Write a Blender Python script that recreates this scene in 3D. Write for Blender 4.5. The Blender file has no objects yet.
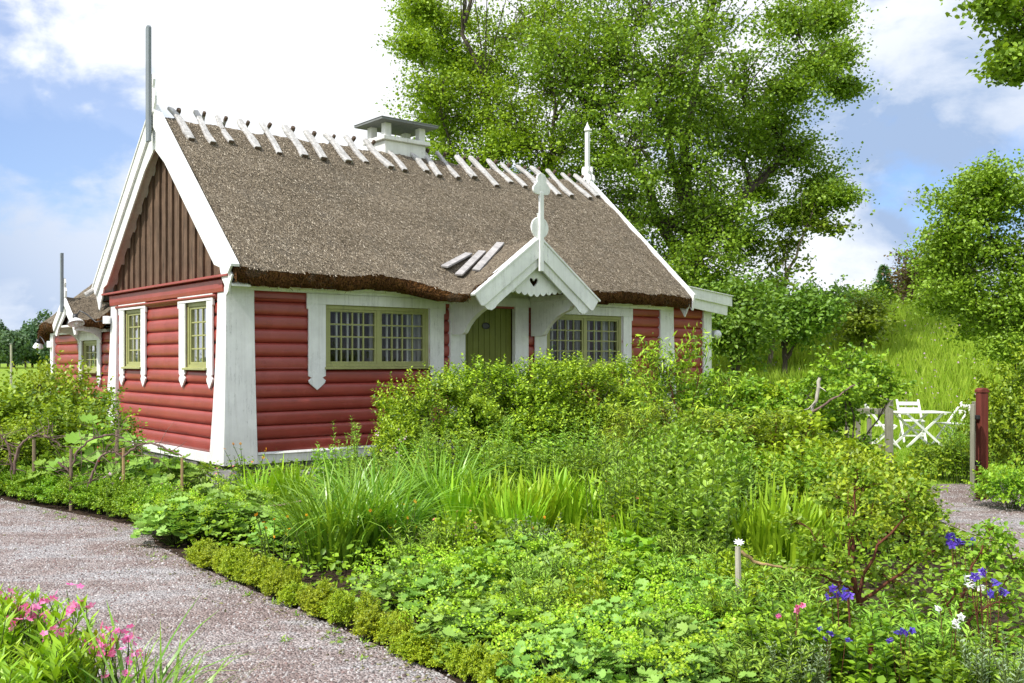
import bpy, bmesh, math, random
import numpy as np
from mathutils import Vector, Matrix, noise as mnoise

scene = bpy.context.scene
COL = scene.collection
R = math.radians

# ------------------------------------------------------------------ camera, sky, sun, exposure
cam_d = bpy.data.cameras.new('camera')
cam = bpy.data.objects.new('camera', cam_d)
COL.objects.link(cam)
cam.location = (0, 0, 1.7)
cam.rotation_euler = (R(90), 0, 0)
cam_d.sensor_width = 36.0
cam_d.lens = 985.0 / 1024.0 * 36.0
cam_d.shift_y = 18.5 / 1024.0
cam_d.clip_start = 0.05
cam_d.clip_end = 5000
scene.camera = cam

SUN_EL = R(51)
SUN_DIR = Vector((-0.74, -0.673, 0)).normalized()          # horizontal direction towards the sun
SUN_AZ = math.atan2(SUN_DIR.x, SUN_DIR.y)                  # clockwise from +Y
sun_d = bpy.data.lights.new('sun', 'SUN')
sun = bpy.data.objects.new('sun', sun_d)
COL.objects.link(sun)
sun_d.energy = 3.6
sun_d.angle = R(0.6)
sun_d.color = (1.0, 0.955, 0.88)
to_sun = Vector((SUN_DIR.x * math.cos(SUN_EL), SUN_DIR.y * math.cos(SUN_EL), math.sin(SUN_EL)))
sun.rotation_euler = to_sun.to_track_quat('Z', 'Y').to_euler()
sun.location = (-20, -20, 30)

scene.view_settings.view_transform = 'Standard'
scene.view_settings.look = 'None'
scene.view_settings.exposure = 0.53
scene.view_settings.gamma = 1.0
scene.view_settings.use_curve_mapping = False

scene.render.engine = 'CYCLES'
cy = scene.cycles
cy.max_bounces = 7
cy.diffuse_bounces = 4
cy.glossy_bounces = 3
cy.transmission_bounces = 5
cy.transparent_max_bounces = 8
cy.caustics_reflective = False
cy.caustics_refractive = False
cy.use_denoising = True
cy.use_adaptive_sampling = True
cy.adaptive_threshold = 0.015
cy.sample_clamp_indirect = 6.0


def px_dir(px, py):
    return Vector(((px - 512) / 985.0, 1.0, (360 - py) / 985.0)).normalized()


def build_world():
    w = bpy.data.worlds.new('World')
    scene.world = w
    w.use_nodes = True
    nt = w.node_tree
    N, L = nt.nodes, nt.links
    N.clear()
    out = N.new('ShaderNodeOutputWorld')
    bg = N.new('ShaderNodeBackground')
    bg.inputs['Strength'].default_value = 0.1
    sky = N.new('ShaderNodeTexSky')
    sky.sky_type = 'NISHITA'
    sky.sun_disc = False
    sky.sun_elevation = SUN_EL
    sky.sun_rotation = SUN_AZ
    sky.air_density = 1.0
    sky.dust_density = 0.6
    sky.ozone_density = 1.6
    tc = N.new('ShaderNodeTexCoord')

    def math_(op, a, b=None, clamp=False):
        n = N.new('ShaderNodeMath'); n.operation = op; n.use_clamp = clamp
        for i, x in enumerate((a, b)):
            if x is None: continue
            if isinstance(x, (int, float)): n.inputs[i].default_value = x
            else: L.new(x, n.inputs[i])
        return n.outputs[0]

    def mrange(x, a, b, c, d, smooth=True):
        n = N.new('ShaderNodeMapRange')
        n.interpolation_type = 'SMOOTHSTEP' if smooth else 'LINEAR'
        L.new(x, n.inputs['Value'])
        for k, v in zip(('From Min', 'From Max', 'To Min', 'To Max'), (a, b, c, d)):
            n.inputs[k].default_value = v
        return n.outputs[0]

    mp = N.new('ShaderNodeMapping')
    mp.inputs['Scale'].default_value = (1, 1, 1.7)
    L.new(tc.outputs['Generated'], mp.inputs['Vector'])

    def noise(scale, detail, rough, off, dist=0.0):
        m2 = N.new('ShaderNodeMapping'); m2.inputs['Location'].default_value = (off, off * .7, -off)
        L.new(mp.outputs[0], m2.inputs['Vector'])
        n = N.new('ShaderNodeTexNoise')
        n.inputs['Scale'].default_value = scale
        n.inputs['Detail'].default_value = detail
        n.inputs['Roughness'].default_value = rough
        n.inputs['Distortion'].default_value = dist
        L.new(m2.outputs[0], n.inputs['Vector'])
        return n.outputs['Fac']

    def spot(px, py, deg, wgt):
        d = N.new('ShaderNodeVectorMath'); d.operation = 'DOT_PRODUCT'
        L.new(tc.outputs['Generated'], d.inputs[0])
        d.inputs[1].default_value = px_dir(px, py)
        return math_('MULTIPLY', mrange(d.outputs['Value'], math.cos(R(deg)), 1.0, 0, 1), wgt)

    big = noise(4.2, 7, 0.58, 3.1, 0.3)
    fine = noise(13, 6, 0.55, 7.7, 0.2)
    cover = math_('ADD', math_('MULTIPLY', math_('SUBTRACT', big, 0.5), 2.2), math_('MULTIPLY', math_('SUBTRACT', fine, 0.5), 2.1))
    cover = math_('ADD', cover, 0.60)
    for (px, py, deg, wgt) in ((75, 92, 7, -.42), (30, 190, 9, -.34), (70, 262, 9, .22), (120, 170, 5, -.30), (925, 215, 10, .05),
                               (985, 130, 9, -.18), (5, 60, 5, -.2), (905, 250, 5, -.3), (840, 258, 3.6, .75), (812, 285, 4, .4), (878, 240, 2, .4),
                               (25, 312, 3.4, .6), (280, 40, 15, .45), (900, 50, 8, .2)):
        cover = math_('ADD', cover, spot(px, py, deg, wgt))
    mask = mrange(cover, -0.10, 0.60, 0.25, 1.0)
    # cloud brightness: sunlit tops white, thick undersides blue grey
    shade = noise(5.2, 7, 0.6, 1.3, 0.3)
    tone = mrange(shade, 0.33, 0.60, 0.25, 1.0)
    for (px, py, deg, wgt) in ((60, 255, 10, -1.05), (20, 190, 8, -.55), (930, 215, 11, -.42), (990, 280, 9, -.2), (960, 90, 12, -.15), (845, 262, 4, .6), (25, 318, 4, .6), (100, 40, 9, .3)):
        tone = math_('ADD', tone, spot(px, py, deg, wgt))
    tone = math_('MAXIMUM', tone, 0.0)
    cc = N.new('ShaderNodeMix'); cc.data_type = 'RGBA'
    cc.inputs['A'].default_value = (2.9, 3.9, 5.7, 1)
    cc.inputs['B'].default_value = (7.7, 7.9, 8.2, 1)
    tone2 = math_('ADD', tone, spot(280, 40, 24, .7), True)
    L.new(tone2, cc.inputs['Factor'])
    # deep blue of the open sky, kept from the sky texture
    skb = N.new('ShaderNodeMix'); skb.data_type = 'RGBA'; skb.blend_type = 'MULTIPLY'
    skb.inputs['Factor'].default_value = 1.0
    L.new(sky.outputs[0], skb.inputs['A'])
    skb.inputs['B'].default_value = (.84, 1.0, 1.30, 1)
    # added fill: cloud around the sun, out of view, brightened to lift the shadows
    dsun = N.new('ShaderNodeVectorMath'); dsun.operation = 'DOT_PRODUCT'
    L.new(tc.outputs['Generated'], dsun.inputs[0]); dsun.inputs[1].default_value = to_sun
    fill_glow = math_('ADD', 1.0, mrange(dsun.outputs['Value'], 0.25, 1.0, 0.0, 0.5))
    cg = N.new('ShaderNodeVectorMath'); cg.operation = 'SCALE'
    L.new(cc.outputs['Result'], cg.inputs[0]); L.new(fill_glow, cg.inputs['Scale'])
    mx = N.new('ShaderNodeMix'); mx.data_type = 'RGBA'
    L.new(mask, mx.inputs['Factor'])
    L.new(skb.outputs['Result'], mx.inputs['A'])
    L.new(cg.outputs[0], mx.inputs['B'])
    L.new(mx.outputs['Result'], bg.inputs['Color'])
    L.new(bg.outputs[0], out.inputs['Surface'])
    w.cycles.sampling_method = 'MANUAL'
    w.cycles.sample_map_resolution = 512


build_world()

# ------------------------------------------------------------------ materials
MATS = {}


class NT:
    """small node-tree helper"""
    def __init__(s, name):
        s.m = bpy.data.materials.new(name)
        s.m.use_nodes = True
        s.nt = s.m.node_tree
        s.N, s.L = s.nt.nodes, s.nt.links
        s.N.clear()
        s.out = s.N.new('ShaderNodeOutputMaterial')
        MATS[name] = s.m
        s._obj = None

    def new(s, t, **kw):
        n = s.N.new(t)
        for k, v in kw.items():
            setattr(n, k, v)
        return n

    def link(s, a, b): s.L.new(a, b)

    def coord(s, scale=(1, 1, 1), which='Object'):
        tc = s.new('ShaderNodeTexCoord')
        m = s.new('ShaderNodeMapping')
        m.inputs['Scale'].default_value = scale
        s.link(tc.outputs[which], m.inputs['Vector'])
        return m.outputs[0]

    def noise(s, vec, scale, detail=4, rough=.55, dist=0):
        n = s.new('ShaderNodeTexNoise')
        n.inputs['Scale'].default_value = scale
        n.inputs['Detail'].default_value = detail
        n.inputs['Roughness'].default_value = rough
        n.inputs['Distortion'].default_value = dist
        s.link(vec, n.inputs['Vector'])
        return n.outputs['Fac']

    def voro(s, vec, scale, out='Distance', rnd=1.0):
        n = s.new('ShaderNodeTexVoronoi')
        n.inputs['Scale'].default_value = scale
        n.inputs['Randomness'].default_value = rnd
        s.link(vec, n.inputs['Vector'])
        return n.outputs[out]

    def ramp(s, fac, stops):
        n = s.new('ShaderNodeValToRGB')
        e = n.color_ramp.elements
        while len(e) < len(stops): e.new(0.5)
        for el, (p, c) in zip(e, stops):
            el.position = p
            el.color = (*c, 1)
        s.link(fac, n.inputs[0])
        return n.outputs['Color']

    def mix(s, fac, a, b, mode='MIX'):
        n = s.new('ShaderNodeMix', data_type='RGBA', blend_type=mode)
        for k, v in (('Factor', fac), ('A', a), ('B', b)):
            if isinstance(v, (int, float)): n.inputs[k].default_value = v
            elif isinstance(v, tuple): n.inputs[k].default_value = (*v, 1)
            else: s.link(v, n.inputs[k])
        return n.outputs['Result']

    def math(s, op, a, b=0.0):
        n = s.new('ShaderNodeMath', operation=op)
        for i, v in enumerate((a, b)):
            if isinstance(v, (int, float)): n.inputs[i].default_value = v
            else: s.link(v, n.inputs[i])
        return n.outputs[0]

    def bump(s, h, dist, strength=1.0):
        n = s.new('ShaderNodeBump')
        n.inputs['Distance'].default_value = dist
        n.inputs['Strength'].default_value = strength
        s.link(h, n.inputs['Height'])
        return n.outputs[0]

    def bsdf(s, col, rough=.6, spec=.4, normal=None, metal=0.0):
        n = s.new('ShaderNodeBsdfPrincipled')
        if isinstance(col, tuple): n.inputs['Base Color'].default_value = (*col, 1)
        else: s.link(col, n.inputs['Base Color'])
        if isinstance(rough, (int, float)): n.inputs['Roughness'].default_value = rough
        else: s.link(rough, n.inputs['Roughness'])
        n.inputs['Specular IOR Level'].default_value = spec
        n.inputs['Metallic'].default_value = metal
        if normal is not None: s.link(normal, n.inputs['Normal'])
        return n

    def done(s, shader):
        s.link(shader.outputs[0], s.out.inputs['Surface'])
        return s.m


def paint(name, col, rough=.45, spec=.4, wear=.12, grain='z', dirt=(.35, .33, .28)):
    t = NT(name)
    c = t.coord((1, 1, 1))
    n1 = t.noise(c, 3.0, 5, .6)
    n2 = t.noise(c, 38.0, 3, .6)
    dk = tuple(x * .86 for x in col)
    lt = tuple(min(1, x * 1.05) for x in col)
    base = t.ramp(n1, [(.3, dk), (.7, lt)])
    spots = t.math('MULTIPLY', t.math('GREATER_THAN', t.noise(c, 17, 6, .72), .66), wear)
    base = t.mix(spots, base, dirt)
    h = t.math('ADD', t.math('MULTIPLY', n1, .5), t.math('MULTIPLY', n2, .5))
    if grain:
        gs = {'z': (26, 26, .9), 'h': (1.1, 1.1, 34)}[grain]
        g1 = t.noise(t.coord(gs), 1.0, 6, .65, .25)
        base = t.mix(1.0, base, t.ramp(g1, [(.28, (.90, .89, .87)), (.5, (1, 1, 1)), (.72, (1.04, 1.04, 1.03))]), 'MULTIPLY')
        crack = t.math('MULTIPLY', t.math('LESS_THAN', t.math('ABSOLUTE', t.math('SUBTRACT', g1, .44)), .006), t.math('GREATER_THAN', t.noise(c, 2.2, 3, .6), .53))
        base = t.mix(t.math('MULTIPLY', crack, .7), base, tuple(x * .30 for x in col))
        fade = t.math('MULTIPLY', t.math('GREATER_THAN', t.noise(c, .8, 6, .7), .54), .20)
        base = t.mix(fade, base, tuple(min(1, x * 1.18 + .03) for x in col))
        h = t.math('ADD', h, t.math('MULTIPLY', g1, .9))
    return t.done(t.bsdf(base, t.math('ADD', t.math('MULTIPLY', n2, .2), rough - .1), spec, t.bump(h, .004, .5)))


def wood(name, dark, light, zgrain=True, rough=.8, axis=2, gscale=9.0):
    t = NT(name)
    sc = [gscale * 3, gscale * 3, gscale * 3]
    sc[axis] = gscale * .18
    c = t.coord(tuple(sc))
    n1 = t.noise(c, 1.0, 7, .65, .4)
    c2 = t.coord((1, 1, 1))
    n2 = t.noise(c2, 4.0, 4, .6)
    f = t.math('ADD', t.math('MULTIPLY', n1, .7), t.math('MULTIPLY', n2, .3))
    base = t.ramp(f, [(.3, dark), (.68, light)])
    return t.done(t.bsdf(base, rough, .25, t.bump(n1, .012, .8)))


paint('white_paint', (.80, .80, .785), .5, .35, .10)
paint('grey_paint', (.19, .215, .235), .55, .35, .15)
paint('red_paint', (.31, .045, .031), .42, .7, .14, grain='h', dirt=(.16, .045, .035))
paint('green_paint', (.34, .345, .135), .45, .4, .10)
paint('door_green', (.15, .17, .022), .5, .35, .1)
paint('plaster', (.74, .73, .70), .8, .2, .35)
paint('slab_grey', (.20, .21, .21), .8, .2, .4)
paint('black_metal', (.03, .03, .032), .4, .5, .1, None)
paint('enamel_white', (.82, .83, .84), .25, .5, .03, None)
wood('gable_wood', (.020, .012, .008), (.20, .125, .08))
wood('stick_wood', (.20, .19, .175), (.62, .605, .59), axis=1, gscale=9)
wood('plank_wood', (.16, .15, .15), (.46, .44, .43), axis=1, gscale=5)
wood('dark_end', (.05, .035, .025), (.16, .11, .08))
wood('fence_wood', (.13, .125, .09), (.30, .29, .22))
wood('stake_wood', (.20, .13, .06), (.52, .36, .18))
wood('pale_stake', (.25, .22, .17), (.58, .54, .46))
wood('vine_wood', (.05, .03, .024), (.27, .18, .15), axis=2, gscale=14)
wood('twig_wood', (.10, .07, .045), (.33, .25, .17), gscale=14)
wood('bark_dark', (.028, .023, .017), (.125, .10, .078), gscale=3)
wood('bark_pale', (.14, .10, .075), (.40, .32, .26), gscale=4)
wood('stem_red', (.060, .018, .010), (.17, .06, .03), gscale=14)
wood('stem_green', (.05, .075, .015), (.11, .16, .03), gscale=14)
wood('red_post_wood', (.085, .020, .014), (.20, .048, .034), gscale=5)


def thatch_mat(name, stops, bumpd=.05, streak=False):
    t = NT(name)
    c = t.coord((1, 1, 1))
    fine = t.noise(t.coord((62, 58, 58)), 1.0, 3, .75)
    mid = t.noise(c, 9.0, 4, .65)
    big = t.noise(c, .9, 4, .55)
    vor = t.voro(t.coord((36, 36, 36)), 1.0)
    if streak:
        fine = t.noise(t.coord((48, 20, 12)), 1.0, 4, .7)
    f = t.math('ADD', t.math('MULTIPLY', fine, .62), t.math('ADD', t.math('MULTIPLY', mid, .22), t.math('MULTIPLY', big, .16)))
    base = t.ramp(f, stops)
    base = t.mix(t.math('MULTIPLY', t.math('GREATER_THAN', vor, .62), .6), base, tuple(x * .45 for x in stops[0][1]))
    # greenish grey weathering in large soft patches
    patch = t.math('MULTIPLY', t.math('GREATER_THAN', t.noise(c, 1.6, 6, .65), .56), .22)
    base = t.mix(patch, base, (.17, .155, .13))
    h = t.math('SUBTRACT', t.math('ADD', fine, t.math('MULTIPLY', mid, .8)), t.math('MULTIPLY', vor, .5))
    return t.done(t.bsdf(base, .9, .12, t.bump(h, bumpd, 1.0)))


thatch_mat('thatch', [(.35, (.10, .078, .054)), (.46, (.21, .168, .120)), (.56, (.33, .272, .20)), (.69, (.56, .485, .38))], .05)
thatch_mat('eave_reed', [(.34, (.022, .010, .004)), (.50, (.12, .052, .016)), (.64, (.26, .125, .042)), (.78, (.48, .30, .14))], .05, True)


def reed_mat():
    t = NT('reed_straw')
    g = t.new('ShaderNodeNewGeometry')
    base = t.ramp(g.outputs['Random Per Island'], [(0, (.085, .064, .043)), (.3, (.215, .171, .115)), (.7, (.37, .305, .22)), (1, (.62, .545, .43))])
    return t.done(t.bsdf(base, .8, .15))


reed_mat()


def leaf_mat(name, dark, light, trans=.26, tcol=None, rough=.42, spec=.35, objvar=.25):
    k = .80 if name.startswith('leaf_') and 'copper' not in name and 'grey' not in name else 1.0
    if 'oak' in name or 'meadow' in name or 'spirea' in name or 'lily' in name or 'hop' in name: k = .92
    if 'mantle' in name or 'phlox' in name: k = .84
    dark = tuple(min(.9, x * 1.35 * m) for x, m in zip(dark, (k, 1, 1.1))); light = tuple(min(.9, x * 1.12 * m) for x, m in zip(light, (k, 1, 1.1)))
    t = NT(name)
    g = t.new('ShaderNodeNewGeometry')
    oi = t.new('ShaderNodeObjectInfo')
    r = g.outputs['Random Per Island']
    mid = tuple((a + b) / 2 for a, b in zip(dark, light))
    base = t.ramp(r, [(0, dark), (.5, mid), (1, light)])
    hv = t.new('ShaderNodeHueSaturation')
    t.link(t.math('ADD', t.math('MULTIPLY', oi.outputs['Random'], .022), .489), hv.inputs['Hue'])
    t.link(t.math('ADD', t.math('MULTIPLY', oi.outputs['Random'], objvar), 1 - objvar / 2), hv.inputs['Value'])
    t.link(base, hv.inputs['Color'])
    p = t.bsdf(hv.outputs[0], rough, spec)
    tr = t.new('ShaderNodeBsdfTranslucent')
    tint = tcol or (1.35, 1.25, .55)
    t.link(t.mix(1.0, hv.outputs[0], tint, 'MULTIPLY'), tr.inputs['Color'])
    ms = t.new('ShaderNodeMixShader')
    ms.inputs[0].default_value = trans
    t.link(p.outputs[0], ms.inputs[1])
    t.link(tr.outputs[0], ms.inputs[2])
    return t.done(ms)


leaf_mat('leaf_oak', (.085, .135, .010), (.28, .36, .028))
leaf_mat('leaf_oak_bright', (.11, .165, .009), (.34, .42, .026))
leaf_mat('leaf_hawthorn', (.14, .21, .014), (.36, .46, .04))
leaf_mat('leaf_shade', (.09, .16, .015), (.26, .36, .04))
leaf_mat('leaf_spirea', (.035, .085, .006), (.46, .57, .03), trans=.22)
leaf_mat('leaf_lime', (.16, .21, .008), (.46, .48, .022))
leaf_mat('leaf_rose', (.105, .18, .012), (.38, .47, .028))
leaf_mat('leaf_rightbush', (.075, .125, .010), (.33, .37, .02))
leaf_mat('leaf_box', (.10, .18, .010), (.34, .43, .02))
leaf_mat('leaf_box_gold', (.16, .20, .010), (.50, .48, .02))
leaf_mat('leaf_lily', (.085, .19, .012), (.28, .46, .035), rough=.33, spec=.5)
leaf_mat('leaf_iris', (.19, .28, .010), (.44, .54, .025), rough=.4)
leaf_mat('leaf_phlox', (.13, .22, .016), (.44, .56, .07), rough=.4)
leaf_mat('leaf_grey', (.16, .22, .10), (.32, .40, .22), rough=.6)
leaf_mat('leaf_mantle', (.13, .22, .025), (.36, .48, .09), rough=.55)
leaf_mat('leaf_hop', (.13, .22, .02), (.30, .42, .06), rough=.5, spec=.3)
leaf_mat('leaf_conifer', (.07, .12, .03), (.17, .25, .07))
leaf_mat('leaf_copper', (.10, .085, .03), (.24, .17, .09))
leaf_mat('leaf_far', (.05, .085, .035), (.15, .21, .075), trans=.2)
leaf_mat('leaf_grass', (.15, .23, .012), (.36, .44, .03), trans=.45)
leaf_mat('leaf_meadow', (.20, .31, .018), (.44, .54, .07), trans=.45)
leaf_mat('leaf_cover', (.085, .15, .008), (.36, .46, .025))
leaf_mat('leaf_litter', (.10, .065, .03), (.30, .24, .09), trans=.1)
leaf_mat('flower_mantle', (.24, .36, .012), (.60, .68, .05), .35, (1.1, 1.1, .4))
leaf_mat('flower_orange', (.75, .16, .01), (.85, .42, .02), .3, (1, 1, .6))
leaf_mat('flower_coral', (.75, .16, .10), (.85, .33, .22), .3, (1, 1, .8))
leaf_mat('flower_pink', (.74, .07, .25), (.90, .30, .50), .3, (1.1, .9, 1))
leaf_mat('flower_palepink', (.55, .30, .45), (.75, .52, .62), .3, (1, .9, 1))
leaf_mat('flower_violet', (.06, .03, .30), (.15, .09, .50), .3, (1, .9, 1.2))
leaf_mat('flower_white', (.72, .74, .66), (.86, .86, .80), .3, (1, 1, .9))
leaf_mat('flower_red', (.25, .02, .03), (.45, .05, .07), .3, (1, .8, .8))


def ground_mats():
    t = NT('grass_ground')
    c = t.coord((1, 1, 1))
    n = t.noise(c, 1.3, 6, .6)
    f = t.noise(c, 22, 4, .7)
    col = t.ramp(t.math('ADD', t.math('MULTIPLY', n, .5), t.math('MULTIPLY', f, .5)),
                 [(.3, (.10, .17, .014)), (.5, (.19, .29, .022)), (.72, (.30, .40, .04))])
    t.done(t.bsdf(col, .85, .15, t.bump(f, .05, .7)))
    t = NT('soil')
    c = t.coord((1, 1, 1))
    n = t.noise(c, 9, 6, .7)
    f = t.noise(c, 60, 3, .7)
    col = t.ramp(n, [(.3, (.020, .013, .009)), (.7, (.085, .058, .040))])
    t.done(t.bsdf(col, .95, .1, t.bump(t.math('ADD', n, t.math('MULTIPLY', f, .4)), .04)))
    t = NT('gravel')
    c = t.coord((1, 1, 1))
    v = t.new('ShaderNodeTexVoronoi'); v.inputs['Scale'].default_value = 62
    t.link(c, v.inputs['Vector'])
    stone = t.ramp(t.math('MULTIPLY', v.outputs['Color'], 1.0),
                   [(.0, (.17, .145, .14)), (.3, (.30, .27, .265)), (.55, (.38, .355, .35)), (.8, (.47, .445, .44)), (1, (.58, .56, .55))])
    big = t.noise(t.coord((1.0, 2.2, 1)), .85, 5, .62, .5)
    redd = t.ramp(big, [(.40, (1.08, 1.10, 1.12)), (.48, (.96, .89, .87)), (.58, (.76, .64, .60))])
    col = t.mix(1.0, stone, redd, 'MULTIPLY')
    med = t.noise(c, 7, 4, .6)
    col = t.mix(1.0, col, t.ramp(med, [(.3, (.72, .70, .70)), (.7, (1.12, 1.12, 1.12))]), 'MULTIPLY')
    h = t.math('SUBTRACT', t.math('MULTIPLY', med, .5), v.outputs['Distance'])
    t.done(t.bsdf(col, .85, .25, t.bump(h, .022, 1.0)))
    t = NT('pebble')
    g = t.new('ShaderNodeNewGeometry')
    t.done(t.bsdf(t.ramp(g.outputs['Random Per Island'], [(0, (.11, .08, .078)), (.25, (.26, .18, .165)), (.45, (.32, .29, .285)), (.9, (.42, .40, .395)), (1, (.55, .52, .51))]), .8, .25))
    t = NT('field_stone')
    c = t.coord((1, 1, 1))
    n = t.noise(c, 6, 6, .65)
    t.done(t.bsdf(t.ramp(n, [(.3, (.07, .068, .064)), (.7, (.27, .26, .245))]), .85, .25, t.bump(n, .04)))
    t = NT('curtain_cloth')
    t.done(t.bsdf((.66, .67, .68), .9, .1))
    t = NT('interior')
    t.done(t.bsdf((.10, .07, .055), .9, .1))
    # window glass: thin pane, mirror share by Fresnel
    t = NT('window_glass')
    fr = t.new('ShaderNodeFresnel'); fr.inputs['IOR'].default_value = 1.55
    gl = t.new('ShaderNodeBsdfGlossy'); gl.inputs['Roughness'].default_value = .03
    tr = t.new('ShaderNodeBsdfTransparent'); tr.inputs['Color'].default_value = (.93, .95, .94, 1)
    nn = t.noise(t.coord((1, 1, 1)), 5, 2, .5)
    t.link(t.bump(nn, .004, .6), gl.inputs['Normal'])
    ms = t.new('ShaderNodeMixShader')
    t.link(t.math('MULTIPLY', fr.outputs[0], .7), ms.inputs[0])
    t.link(tr.outputs[0], ms.inputs[1]); t.link(gl.outputs[0], ms.inputs[2])
    t.done(ms)
    t = NT('wooded_hill')
    c = t.coord((1, 1, 1))
    n = t.noise(c, .09, 6, .7)
    t.done(t.bsdf(t.ramp(n, [(.35, (.035, .055, .040)), (.65, (.085, .115, .065))]), .95, .05, t.bump(n, 6.0)))


ground_mats()

# ------------------------------------------------------------------ mesh helpers


def tag(o, label=None, cat=None, group=None, kind=None):
    if label: o['label'] = label
    if cat: o['category'] = cat
    if group: o['group'] = group
    if kind: o['kind'] = kind
    return o


def link(name, me, mat=None, parent=None):
    o = bpy.data.objects.new(name, me)
    COL.objects.link(o)
    if mat is not None:
        for m in (mat if isinstance(mat, (list, tuple)) else [mat]):
            me.materials.append(MATS[m])
    if parent is not None: o.parent = parent
    return o


def empty(name, loc=(0, 0, 0), rz=0.0):
    o = bpy.data.objects.new(name, None)
    COL.objects.link(o)
    o.location = loc
    o.rotation_euler = (0, 0, rz)
    o.empty_display_size = .2
    return o


def copy_tree(o, parent=None):
    c = o.copy()
    COL.objects.link(c)
    c.parent = parent
    for ch in list(o.children):
        copy_tree(ch, c)
    return c


def np_mesh(name, V, F, smooth=False, mi=None):
    """V (n,3) verts, F (m,3) or (m,4) faces"""
    V = np.asarray(V, dtype=np.float32); F = np.asarray(F, dtype=np.int32)
    me = bpy.data.meshes.new(name)
    k = F.shape[1]
    me.vertices.add(len(V)); me.vertices.foreach_set('co', V.ravel())
    me.loops.add(F.size); me.loops.foreach_set('vertex_index', F.ravel())
    me.polygons.add(len(F)); me.polygons.foreach_set('loop_start', np.arange(0, F.size, k, dtype=np.int32))
    if smooth: me.polygons.foreach_set('use_smooth', np.ones(len(F), dtype=bool))
    if mi is not None: me.polygons.foreach_set('material_index', np.asarray(mi, dtype=np.int32))
    me.update(calc_edges=True)
    return me


class MB:
    """collects shapes into ONE mesh"""
    def __init__(s): s.v, s.f = [], []

    def add(s, vs, fs):
        b = len(s.v)
        s.v += [tuple(p) for p in vs]
        s.f += [tuple(i + b for i in f) for f in fs]

    def box(s, p0, p1, M=None):
        (x0, y0, z0), (x1, y1, z1) = p0, p1
        vs = [(x0, y0, z0), (x1, y0, z0), (x1, y1, z0), (x0, y1, z0), (x0, y0, z1), (x1, y0, z1), (x1, y1, z1), (x0, y1, z1)]
        if M: vs = [M(*p) for p in vs]
        s.add(vs, [(0, 3, 2, 1), (4, 5, 6, 7), (0, 1, 5, 4), (1, 2, 6, 5), (2, 3, 7, 6), (3, 0, 4, 7)])

    def prism(s, poly, M, d0, d1):
        """polygon of (a,z) on a face map M(a,d,z), from depth d0 to d1"""
        n = len(poly)
        vs = [M(a, d0, z) for a, z in poly] + [M(a, d1, z) for a, z in poly]
        fs = [tuple(range(n)), tuple(range(2 * n - 1, n - 1, -1))]
        fs += [(i, i + n, (i + 1) % n + n, (i + 1) % n) for i in range(n)]
        s.add(vs, fs)

    def tube(s, pts, rad, k=6, cap=True):
        V, F = tube_np(np.array(pts, float), np.array(rad, float) if hasattr(rad, '__len__') else np.full(len(pts), rad), k)
        b = len(s.v)
        s.v += [tuple(p) for p in V]
        s.f += [tuple(int(i) + b for i in f) for f in F]
        if cap:
            s.f.append(tuple(b + i for i in range(k))[::-1])
            s.f.append(tuple(b + (len(pts) - 1) * k + i for i in range(k)))

    def bar(s, a, b, w, h, up=(0, 0, 1)):
        a, b = Vector(a), Vector(b)
        d = (b - a).normalized()
        x = d.cross(Vector(up))
        if x.length < 1e-4: x = d.cross(Vector((1, 0, 0)))
        x.normalize(); y = x.cross(d)
        vs = []
        for p in (a, b):
            for sx, sy in ((-1, -1), (1, -1), (1, 1), (-1, 1)):
                vs.append(p + x * sx * w / 2 + y * sy * h / 2)
        s.add(vs, [(0, 1, 2, 3), (7, 6, 5, 4), (0, 4, 5, 1), (1, 5, 6, 2), (2, 6, 7, 3), (3, 7, 4, 0)])

    def lathe(s, prof, c=(0, 0, 0), k=20, axis='z'):
        vs, fs = [], []
        for r, h in prof:
            for i in range(k):
                t = 2 * math.pi * i / k
                p = (r * math.cos(t), r * math.sin(t), h)
                if axis == 'x': p = (h, r * math.cos(t), r * math.sin(t))
                if axis == 'y': p = (r * math.cos(t), h, r * math.sin(t))
                vs.append((p[0] + c[0], p[1] + c[1], p[2] + c[2]))
        for j in range(len(prof) - 1):
            for i in range(k):
                fs.append((j * k + i, j * k + (i + 1) % k, (j + 1) * k + (i + 1) % k, (j + 1) * k + i))
        s.add(vs, fs)

    def build(s, name, mat, parent=None, bevel=0.0, smooth=False):
        me = bpy.data.meshes.new(name)
        me.from_pydata(s.v, [], s.f)
        bm = bmesh.new(); bm.from_mesh(me)
        bmesh.ops.recalc_face_normals(bm, faces=bm.faces)
        bm.to_mesh(me); bm.free()
        if smooth:
            me.polygons.foreach_set('use_smooth', np.ones(len(me.polygons), dtype=bool))
        o = link(name, me, mat, parent)
        if bevel:
            md = o.modifiers.new('bevel', 'BEVEL')
            md.width = bevel; md.segments = 2; md.limit_method = 'ANGLE'; md.angle_limit = R(35)
        return o


def tube_np(P, rad, k=5):
    n = len(P)
    T = np.gradient(P, axis=0)
    T /= np.linalg.norm(T, axis=1, keepdims=True) + 1e-9
    ref = np.array([0, 0, 1.0]) if abs(T[0, 2]) < .9 else np.array([1.0, 0, 0])
    X = np.cross(T, ref); X /= np.linalg.norm(X, axis=1, keepdims=True) + 1e-9
    Y = np.cross(X, T)
    a = np.linspace(0, 2 * np.pi, k, endpoint=False)
    V = P[:, None] + rad[:, None, None] * (np.cos(a)[None, :, None] * X[:, None] + np.sin(a)[None, :, None] * Y[:, None])
    F = []
    for j in range(n - 1):
        for i in range(k):
            F.append((j * k + i, j * k + (i + 1) % k, (j + 1) * k + (i + 1) % k, (j + 1) * k + i))
    return V.reshape(-1, 3), np.array(F)


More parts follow.
